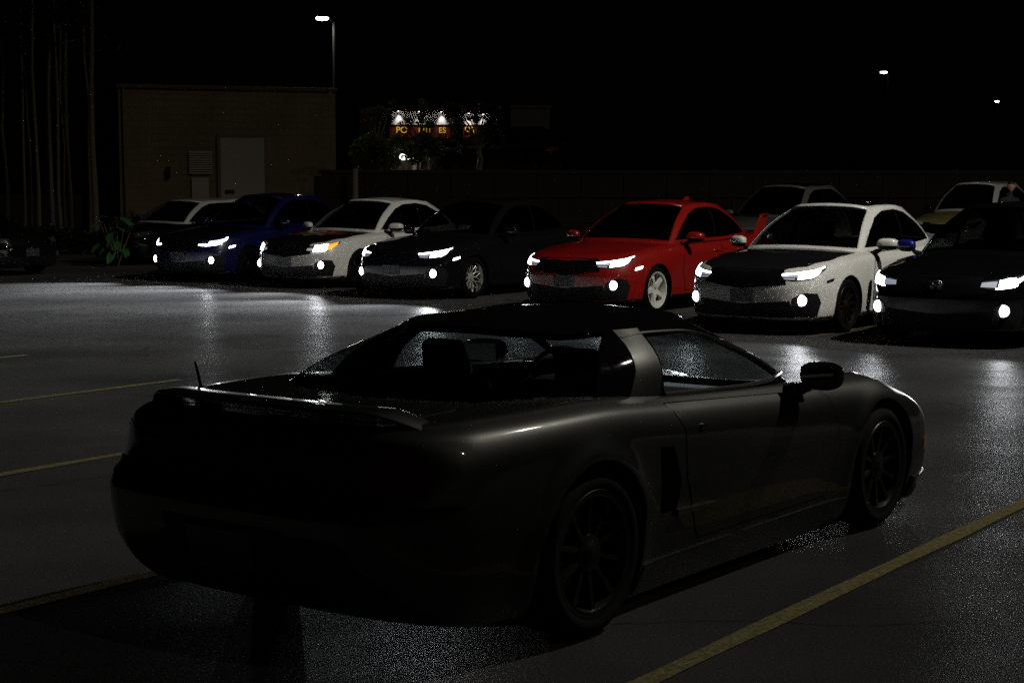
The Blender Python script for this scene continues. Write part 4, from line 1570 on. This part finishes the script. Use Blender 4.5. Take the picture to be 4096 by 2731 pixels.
def text_mesh(name, body, size, m, parent, loc, rot=(R(90), 0, 0), depth=.02):
    c = bpy.data.curves.new(name, 'FONT')
    c.body = body
    c.size = size
    c.extrude = depth
    c.align_x = 'CENTER'
    c.align_y = 'CENTER'
    t = bpy.data.objects.new(name, c)
    COL.objects.link(t)
    bpy.context.view_layer.update()
    me = bpy.data.meshes.new_from_object(t.evaluated_get(bpy.context.evaluated_depsgraph_get()))
    bpy.data.objects.remove(t)
    me.materials.clear()
    me.materials.append(m)
    o = bpy.data.objects.new(name, me)
    o.location = loc
    o.rotation_euler = rot
    return link(o, parent)


def shops():
    D = 95.0
    k = D / FOC

    def X(u):
        return (u - 2048) * k

    def Z(v):
        return CAM_H + (754 - v) * k
    g = 2.05
    root = empty('shop_building', (X(1500), D, g))
    tag(root, 'lit shop front with white fascia, red sign board and yellow lettering', 'building')
    ox, oz = X(1500), g

    def bx(name, u0, u1, v0, v1, y0, y1, m, parent=root, bevel=0):
        o = MB().box(((X(u0) + X(u1)) / 2 - ox, (y0 + y1) / 2, (Z(v0) + Z(v1)) / 2 - oz), (abs(X(u1) - X(u0)), y1 - y0, abs(Z(v1) - Z(v0)))).build(name, m, parent, bevel=bevel)
        return o
    stucco = wall_mat('shop_stucco', (.10, .07, .06), .8)
    whitef = wall_mat('white_fascia', (.72, .70, .68), .8, .06)
    redb = mat('sign_red', (.16, .014, .012), .5, noise=.1)
    yel = mat('sign_yellow', (.75, .55, .03), .4, emit=(1.0, .72, .05), es=.30)
    MB().box((X(1700) - ox, 8, (Z(425) - oz) / 2), (X(1985) - X(1440), 12, Z(425) - oz)).build('wall', stucco, root)
    bx('fascia', 1560, 1985, 440, 497, 1.75, 2.0, whitef)
    bx('cornice', 1545, 1995, 428, 440, 1.55, 2.0, redb)
    bx('sign_board', 1552, 1800, 500, 548, 1.80, 2.0, redb)
    bx('sign_board', 1850, 1905, 490, 548, 1.80, 2.0, redb)
    bx('awning', 1540, 1990, 552, 566, .9, 2.0, mat('awning_grey', (.12, .12, .13), .8))
    for u in (1500, 1570, 1668, 1765, 1850, 1935):
        bx('column', u - 6, u + 6, 566, 714, 1.4, 1.7, stucco)
    for u0, u1 in ((1580, 1655), (1680, 1750), (1778, 1838), (1862, 1925)):
        w = bx('window', u0, u1, 590, 690, 1.92, 1.99, mat('shop_glass', (.02, .022, .025), .1, coat=1, emit=(1.0, .75, .5), es=.012))
        for f in range(1, 3):
            uu = u0 + (u1 - u0) * f / 3
            bx('mullion', uu - 1.5, uu + 1.5, 590, 690, 1.88, 1.915, BLACKTRIM, w)
    sz = abs(Z(505) - Z(535))
    for txt, u, v, s_ in (('PO', 1602, 520, 1.25), ('I', 1673, 522, 1.0), ('I I I', 1703, 521, .8), ('ES', 1766, 521, 1.1)):
        text_mesh('sign_letters', txt, sz * .95 * s_, yel, root, (X(u) - ox, 1.77, Z(v) - oz))
    # the square yellow character on the narrow board
    mb = MB()
    cx, cz = X(1876) - ox, Z(522) - oz
    for (u0, v0, u1, v1) in ((-16, -24, 16, -24), (0, -26, 0, 20), (-17, -13, 17, -13), (-17, -13, -17, 3), (17, -13, 17, 3), (-17, 3, 17, 3), (2, 14, 17, 14), (17, 14, 17, 4)):
        mb.tube([(cx + u0 * k, 1.77, cz - v0 * k), (cx + u1 * k, 1.77, cz - v1 * k)], .025, 6)
    mb.build('sign_character', yel, root)
    # gooseneck lamps
    for u, v in ((1591, 447), (1674, 449), (1764, 450), (1874, 456), (1932, 460)):
        x, z = X(u) - ox, Z(v) - oz
        gl = MB().tube([(x, 1.78, z + .42), (x, 1.5, z + .50), (x, 1.3, z + .36), (x, 1.3, z + .2)], .02, 6).build('gooseneck_lamp', BLACKTRIM, root, smooth=True)
        MB().tube([(x, 1.3, z + .2), (x, 1.32, z + .05)], [.05, .15], 12, cap=False).build('lamp_shade', BLACKTRIM, gl, smooth=True)
        MB().ball((x, 1.32, z + .07), (.06, .06, .05), 10, 6).build('bulb', mat('shop_bulb', (.9, .9, .9), .4, emit=(1, .95, .85), es=14), gl, smooth=True)
        spot(root, (x, 1.50, z + .05), (0, .30, -1), 45, 'sign_beam', 58, .8, .05, (1.0, .93, .86))
    # white illuminated letters lower on the front
    ww = mat('letter_white', (.8, .8, .8), .4, emit=(1, .98, .92), es=5.0)
    text_mesh('lit_letters', 'G', sz * 1.15, ww, root, (X(1606) - ox, 1.2, Z(629) - oz))
    text_mesh('lit_letters', 'real', sz * .95, ww, root, (X(1632) - ox, 1.2, Z(630) - oz))
    text_mesh('lit_letters', 'the', sz * .45, mat('letter_white_dim', (.6, .6, .6), .4, emit=(1, .98, .92), es=1.2), root, (X(1575) - ox, 1.2, Z(629) - oz))
    bx('lit_doorway', 1646, 1690, 640, 690, 1.75, 1.90, mat('doorway_glow', (.3, .26, .18), .6, emit=(1.0, .8, .55), es=.05))
    # neighbouring block
    r2 = empty('block_building', (X(2115), 88, g))
    tag(r2, 'pale blank-walled building right of the lit shop front', 'building')
    kk = 88 / FOC
    w = (2180 - 2025) * kk
    h = CAM_H + (754 - 435) * kk - g
    MB().box((0, 4, h / 2), (w, 8, h)).build('wall', wall_mat('pale_block', (.20, .19, .15), 1.0, .35), r2)
    MB().box((0, 4, h + .06), (w + .1, 8.1, .12)).build('coping', wall_mat('coping_stone', (.22, .19, .14)), r2)


shops()


# ------------------------------------------------------------------ trees and plants
def leaf_cloud(name, centres, n, size, m, parent, seed=1, flat=.6):
    """many small leaf faces spread through a set of clumps (centre, radii)"""
    rng = np.random.default_rng(seed)
    vs, fs = [], []
    wts = np.array([r[0] * r[1] * r[2] for c, r in centres])
    wts = wts / wts.sum()
    for ci, (c, r) in enumerate(centres):
        k = max(6, int(n * wts[ci]))
        d = rng.normal(size=(k, 3))
        d /= np.linalg.norm(d, axis=1)[:, None]
        rad = rng.random(k) ** .45
        P = np.array(c) + d * rad[:, None] * np.array(r)
        for p in P:
            a = rng.normal(size=3)
            a[2] *= flat
            a /= np.linalg.norm(a)
            b = np.cross(a, rng.normal(size=3))
            b /= np.linalg.norm(b)
            s_ = size * rng.uniform(.6, 1.35)
            i = len(vs)
            q = np.cross(a, b) * s_ * .18
            vs += [p - a * s_, p + b * s_ * .42 + q, p + a * s_, p - b * s_ * .42 + q]
            fs.append((i, i + 1, i + 2, i + 3))
    return obj(name, vs, fs, m, parent, smooth=False)


def leaf_mat(name, col):
    m = mat(name, col, .55, noise=.45, nscale=3.0)
    nt = m.node_tree
    b = nt.nodes['Principled BSDF']
    tl = nt.nodes.new('ShaderNodeBsdfTranslucent')      # light shining through thin leaves
    tl.inputs[0].default_value = (col[0] * 1.2, col[1] * 1.3, col[2], 1)
    ms = nt.nodes.new('ShaderNodeMixShader')
    ms.inputs[0].default_value = .45
    nt.links.new(b.outputs[0], ms.inputs[1])
    nt.links.new(tl.outputs[0], ms.inputs[2])
    nt.links.new(ms.outputs[0], nt.nodes['Material Output'].inputs['Surface'])
    return m


BARK = mat('bark', (.17, .135, .09), .9, noise=.4, nscale=12, bump=.5)
LEAF = leaf_mat('leaf_green', (.085, .115, .030))
LEAFD = leaf_mat('leaf_dark', (.020, .030, .012))
LEAFB = leaf_mat('leaf_bright', (.04, .12, .03))

TRUNKS = [(20, 1, 'slim tree trunk nearest the left edge'), (95, .8, 'second slim trunk from the left edge'), (118, .6, 'third trunk from the left, thin and dim'), (148, 1.0, 'fourth slim trunk from the left edge'),
          (208, 1.5, 'thick pale trunk in the middle of the left stand of trees'), (240, 1.0, 'trunk just right of the thick pale one'), (256, .8, 'thin trunk standing close beside its left neighbour'), (279, 1.1, 'straight trunk midway between pale trunk and building'),
          (354, 1.0, 'second trunk left of the utility building'), (378, 1.7, 'tallest palest trunk, nearest the utility building')]
for n_, (u, th, lab) in enumerate(TRUNKS):
    rng = random.Random(n_ + 40)
    d = 47 + rng.uniform(-2.5, 3)
    p = at(u + 4, 800, d)
    root = empty('slim_tree', (p.x, p.y, 0))
    tag(root, lab, 'tree', 'slim trees left of the utility building')
    H_ = 10 + rng.uniform(-1, 2)
    r0 = .055 * th
    tp = [(rng.uniform(-.06, .06) + -.02 * q * .2, rng.uniform(-.05, .05), H_ * q / 7) for q in range(8)]
    tp[0] = (0, 0, -.05)
    mb = MB()
    mb.tube(tp, [r0 * 1.25] + [r0 * (1.05 - .1 * q) for q in range(1, 8)], 8)
    cl = []
    for q in range(7):
        z = H_ * (.58 + .06 * q)
        a = rng.uniform(0, 6.28)
        e = Vector((math.cos(a) * rng.uniform(.5, 1.1), math.sin(a) * rng.uniform(.5, 1.1), z + rng.uniform(.2, .6)))
        mb.tube([(0, 0, z), e * .5 + Vector((0, 0, z * .5 + .02)), e], [.022, .016, .008], 5)
        cl.append((tuple(e), (.55, .55, .35)))
    mb.build('trunk', BARK, root, smooth=True)
    leaf_cloud('crown', cl, 420, .13, LEAFD, root, n_ + 5)


def bushy_tree(name, label, base, clumps, n, size, m, seed, group=None, trunk_r=.09):
    root = empty(name, base)
    tag(root, label, 'tree', group)
    mb = MB()
    b = Vector((0, 0, 0))
    zmin = min(c[2] for c, r in clumps)
    mb.tube([(0, 0, -.05), (.05, 0, zmin * .6), (0, .05, zmin)], [trunk_r * 1.2, trunk_r, trunk_r * .8], 9)
    for c, r in clumps:
        c = Vector(c)
        mb.tube([(0, .05, zmin * .95), (c.x * .4, c.y * .4 + .03, zmin + (c.z - zmin) * .55), c], [trunk_r * .6, trunk_r * .35, trunk_r * .12], 6)
    mb.build('trunk', BARK, root, smooth=True)
    leaf_cloud('crown', clumps, n, size, m, root, seed)
    return root


def clump(base, u, v, d, r, dy=0):
    p = at(u, v, d)
    return ((p.x - base[0], p.y - base[1] + dy, p.z - base[2]), r)


_b = at(1500, 800, 47.6)
base1 = (_b.x, 47.6, 2.05)
cl1 = [clump(base1, u, v, 47.6, r, dy) for u, v, r, dy in ((1440, 610, (.32, .5, .42), 0), (1475, 560, (.30, .5, .22), .2), (1530, 600, (.34, .5, .35), -.2), (1560, 640, (.3, .5, .28), .3), (1500, 670, (.42, .5, .2), 0), (1455, 650, (.25, .4, .3), -.2),
                                                     (1590, 560, (.32, .4, .18), .1), (1470, 445, (.22, .4, .07), 0), (1530, 440, (.30, .4, .10), .1), (1570, 415, (.16, .3, .14), 0), (1500, 475, (.22, .3, .06), -.1), (1640, 590, (.30, .4, .25), .2))]
bushy_tree('leafy_tree', 'leafy green tree left of the lit shop signs', base1, cl1, 2600, .065, LEAF, 11, 'trees in front of the shops')
_b = at(1690, 800, 49)
base2 = (_b.x, 49, 2.05)
cl2 = [clump(base2, u, v, 49, r, dy) for u, v, r, dy in ((1690, 430, (.15, .3, .30), 0), (1680, 480, (.14, .3, .2), .1), (1700, 560, (.36, .4, .28), -.1), (1660, 620, (.3, .4, .3), .1), (1740, 600, (.3, .4, .3), 0), (1720, 500, (.16, .3, .12), 0), (1635, 480, (.1, .2, .06), 0), (1600, 492, (.12, .2, .05), 0))]
bushy_tree('leafy_tree', 'narrow dark tree crossing the middle of the lit shop fascia', base2, cl2, 2000, .06, LEAF, 12, 'trees in front of the shops')
_b = at(1915, 800, 50.5)
base3 = (_b.x, 50.5, 2.05)
cl3 = [clump(base3, u, v, 50.5, r, dy) for u, v, r, dy in ((1800, 440, (.25, .3, .3), 0), (1830, 500, (.18, .3, .4), 0), (1905, 470, (.12, .3, .2), .1), (1960, 500, (.22, .3, .35), -.1), (1945, 430, (.3, .3, .16), 0), (1880, 475, (.16, .2, .10), 0), (1990, 560, (.25, .3, .3), .1), (1850, 590, (.2, .3, .3), 0), (1985, 450, (.25, .3, .25), 0), (1830, 440, (.22, .3, .2), 0), (1960, 540, (.2, .3, .25), .1), (1835, 545, (.14, .3, .2), 0))]
bushy_tree('leafy_tree', 'dark tree in front of the right end of the shop signs', base3, cl3, 2600, .06, LEAFD, 13, 'trees in front of the shops')

SHR = [(545, 865, 41.5, .95, 'round dark shrub against the left corner of the utility building'), (640, 905, 41, .55, 'small dark shrub between round shrub and white-roofed car'), (330, 915, 42, .8, 'dark shrub behind the glossy-leaved plant'), (205, 900, 42.5, .85, 'dark shrub under the thick pale trunk'), (70, 905, 42.5, .9, 'dark shrub nearest the left edge')]
for n_, (u, v, d, r, lab) in enumerate(SHR):
    p = at(u, v, d)
    root = empty('shrub', (p.x, d, 0))
    tag(root, lab, 'shrub', 'shrubs along the left edge of the lot')
    MB().tube([(0, 0, -.02), (.03, 0, .3), (0, 0, p.z * .8)], [.05, .04, .02], 6).build('stem', BARK, root, smooth=True)
    rng = random.Random(n_)
    cl = [((rng.uniform(-.5, .5) * r, rng.uniform(-.4, .4) * r, p.z * rng.uniform(.35, .8)), (r * .6, r * .6, p.z * .32)) for _ in range(8)]
    leaf_cloud('foliage', cl, 1100, .085, LEAFD, root, n_ + 77)


def broadleaf():
    p = at(470, 1010, 35.5)
    root = empty('broadleaf_plant', (p.x, p.y, 0))
    tag(root, 'low plant with broad glossy green leaves lit at the left', 'plant')
    rng = random.Random(5)
    n = 7
    vs, fs = [], []
    for i in range(n + 1):
        t = i / n
        w = .5 * math.sin(math.pi * min(1, t * .95 + .03)) ** .8 * .42
        z = -.35 * t * t
        vs += [(t, -w, z + .03), (t, 0, z), (t, w, z + .03)]
    for i in range(n):
        for j in range(2):
            fs.append((i * 3 + j, i * 3 + 3 + j, i * 3 + 4 + j, i * 3 + 1 + j))
    me = None
    for k in range(34):
        h = rng.uniform(.25, 1.05)
        a = rng.uniform(0, 6.28)
        rr = rng.uniform(.05, .45)
        s_ = rng.uniform(.22, .42)
        if me is None:
            o = obj('leaf', vs, fs, mat('glossy_leaf', (.05, .18, .04), .35, noise=.3, nscale=8), root)
            me = o.data
        else:
            o = link(bpy.data.objects.new('leaf', me), root)
        o.location = (math.cos(a) * rr, math.sin(a) * rr, h)
        o.rotation_euler = (rng.uniform(-.4, .4), rng.uniform(-.7, .5), a)
        o.scale = (s_,) * 3
    mb = MB()
    for k in range(7):
        a = k * .9
        mb.tube([(0, 0, 0), (math.cos(a) * .15, math.sin(a) * .15, .4), (math.cos(a) * .35, math.sin(a) * .35, .9)], [.02, .015, .008], 6)
    mb.build('stems', BARK, root, smooth=True)


broadleaf()


# ------------------------------------------------------------------ the man beyond the right-hand cars
def person():
    p = at(4040, 745, 34.0)
    root = empty('person', (p.x, p.y, 0), R(200))
    tag(root, 'man in dark jacket standing behind the navy sedan, face lit warm', 'person')
    skin = mat('skin', (.55, .30, .20), .5, noise=.08)
    cloth = mat('dark_jacket', (.025, .023, .022), .85, noise=.3)
    hair = mat('dark_hair', (.012, .010, .009), .6, noise=.4, nscale=60)
    J = {'pelvis': (0, 0, .98, .15, .11), 'waist': (0, .0, 1.12, .14, .10), 'chest': (0, .01, 1.32, .17, .11), 'neckb': (0, 0, 1.48, .075, .07), 'neck': (0, .015, 1.56, .055, .055), 'skull': (0, .02, 1.62, .05, .05)}
    E_ = [('pelvis', 'waist'), ('waist', 'chest'), ('chest', 'neckb'), ('neckb', 'neck'), ('neck', 'skull')]
    for s, t in ((1, 'l'), (-1, 'r')):
        J.update({'hip' + t: (.10 * s, 0, .92, .085, .09), 'knee' + t: (.11 * s, .02, .50, .06, .06), 'ank' + t: (.115 * s, -.02, .09, .042, .045), 'toe' + t: (.13 * s, .15, .03, .04, .028),
                  'sh' + t: (.19 * s, 0, 1.44, .06, .065), 'elb' + t: (.25 * s, -.02, 1.16, .045, .045), 'wr' + t: (.25 * s, .10, .93, .028, .03), 'palm' + t: (.25 * s, .14, .86, .026, .034)})
        E_ += [('pelvis', 'hip' + t), ('hip' + t, 'knee' + t), ('knee' + t, 'ank' + t), ('ank' + t, 'toe' + t), ('chest', 'sh' + t), ('sh' + t, 'elb' + t), ('elb' + t, 'wr' + t), ('wr' + t, 'palm' + t)]
        for f in range(4):
            x = (.25 + (-.03 + .02 * f) * 1.0) * s
            ln = (.075, .085, .08, .065)[f]
            J['fa%d%s' % (f, t)] = (x, .155, .82, .010, .010)
            J['fb%d%s' % (f, t)] = (x, .150, .82 - ln * .6, .009, .009)
            J['fc%d%s' % (f, t)] = (x, .135, .82 - ln, .008, .008)
            E_ += [('palm' + t, 'fa%d%s' % (f, t)), ('fa%d%s' % (f, t), 'fb%d%s' % (f, t)), ('fb%d%s' % (f, t), 'fc%d%s' % (f, t))]
        J['th' + t] = (.21 * s, .17, .87, .011, .011)
        J['ti' + t] = (.19 * s, .18, .82, .009, .009)
        E_ += [('palm' + t, 'th' + t), ('th' + t, 'ti' + t)]
    names = list(J)
    me = bpy.data.meshes.new('body')
    me.from_pydata([J[k][:3] for k in names], [(names.index(a), names.index(b)) for a, b in E_], [])
    o = bpy.data.objects.new('body', me)
    link(o, root)
    me.materials.append(cloth)
    bm = bmesh.new()
    bm.from_mesh(me)
    lay = bm.verts.layers.skin.verify()
    bm.verts.ensure_lookup_table()
    for i, k in enumerate(names):
        bm.verts[i][lay].radius = J[k][3:5]
        bm.verts[i][lay].use_root = (k == 'pelvis')
    bm.to_mesh(me)
    bm.free()
    o.modifiers.new('skin', 'SKIN').use_smooth_shade = True
    o.modifiers.new('sub', 'SUBSURF').levels = 1
    o.modifiers['sub'].render_levels = 2
    # head
    mb = MB()
    nu, nv = 36, 26
    vs, fs = [], []
    for i in range(nv + 1):
        th = math.pi * i / nv - math.pi / 2
        for k in range(nu):
            ph = 2 * math.pi * k / nu
            x, y, z = math.cos(th) * math.cos(ph), math.cos(th) * math.sin(ph), math.sin(th)
            jaw = 1 - .28 * max(0, -z) ** 1.5
            X, Y, Z = x * .076 * jaw, y * .098 * (1 - .12 * max(0, -z)), z * .118
            if y > 0:
                g = lambda a, b, sx, sz: math.exp(-((X - a) / sx) ** 2 - ((Z - b) / sz) ** 2)
                Y += .026 * g(0, -.012, .013, .020) + .012 * g(0, .012, .010, .022)
                Y -= .012 * (g(.031, .010, .016, .012) + g(-.031, .010, .016, .012))
                Y += .006 * (g(.031, .028, .022, .008) + g(-.031, .028, .022, .008))
                Y += .007 * g(0, -.056, .022, .007) + .006 * g(0, -.068, .020, .006) - .004 * g(0, -.062, .022, .003)
                Y += .008 * g(0, -.098, .022, .018)
            vs.append((X, Y, Z))
    for i in range(nv):
        for k in range(nu):
            fs.append((i * nu + k, i * nu + (k + 1) % nu, (i + 1) * nu + (k + 1) % nu, (i + 1) * nu + k))
    hd = obj('head', vs, fs, skin, root)
    hd.location = (0, .035, 1.695)
    hd.rotation_euler = (0, 0, R(-35))
    hv = [(x * 1.07, y * 1.06 - .006, z * 1.06 + .004) for x, y, z in vs]
    hf = [q for q in fs if all((hv[i][2] > .045) or (hv[i][1] < -.005 and hv[i][2] > -.05) for i in q)]
    obj('hair', hv, hf, hair, hd)
    for s in (1, -1):
        MB().ball((.078 * s, -.005, -.005), (.010, .020, .032), 10, 8).build('ear', skin, hd, smooth=True)
        MB().ball((.031 * s, .079, .010), (.012, .010, .007), 10, 6).build('eye', mat('eye_dark', (.05, .04, .04), .2), hd, smooth=True)
    # open collar
    MB().tube([(-.02, .085, 1.30), (-.015, .075, 1.40), (-.035, .055, 1.49)], [.012, .014, .012], 6).build('collar', mat('shirt_pale', (.35, .33, .32), .8), root, smooth=True)


person()
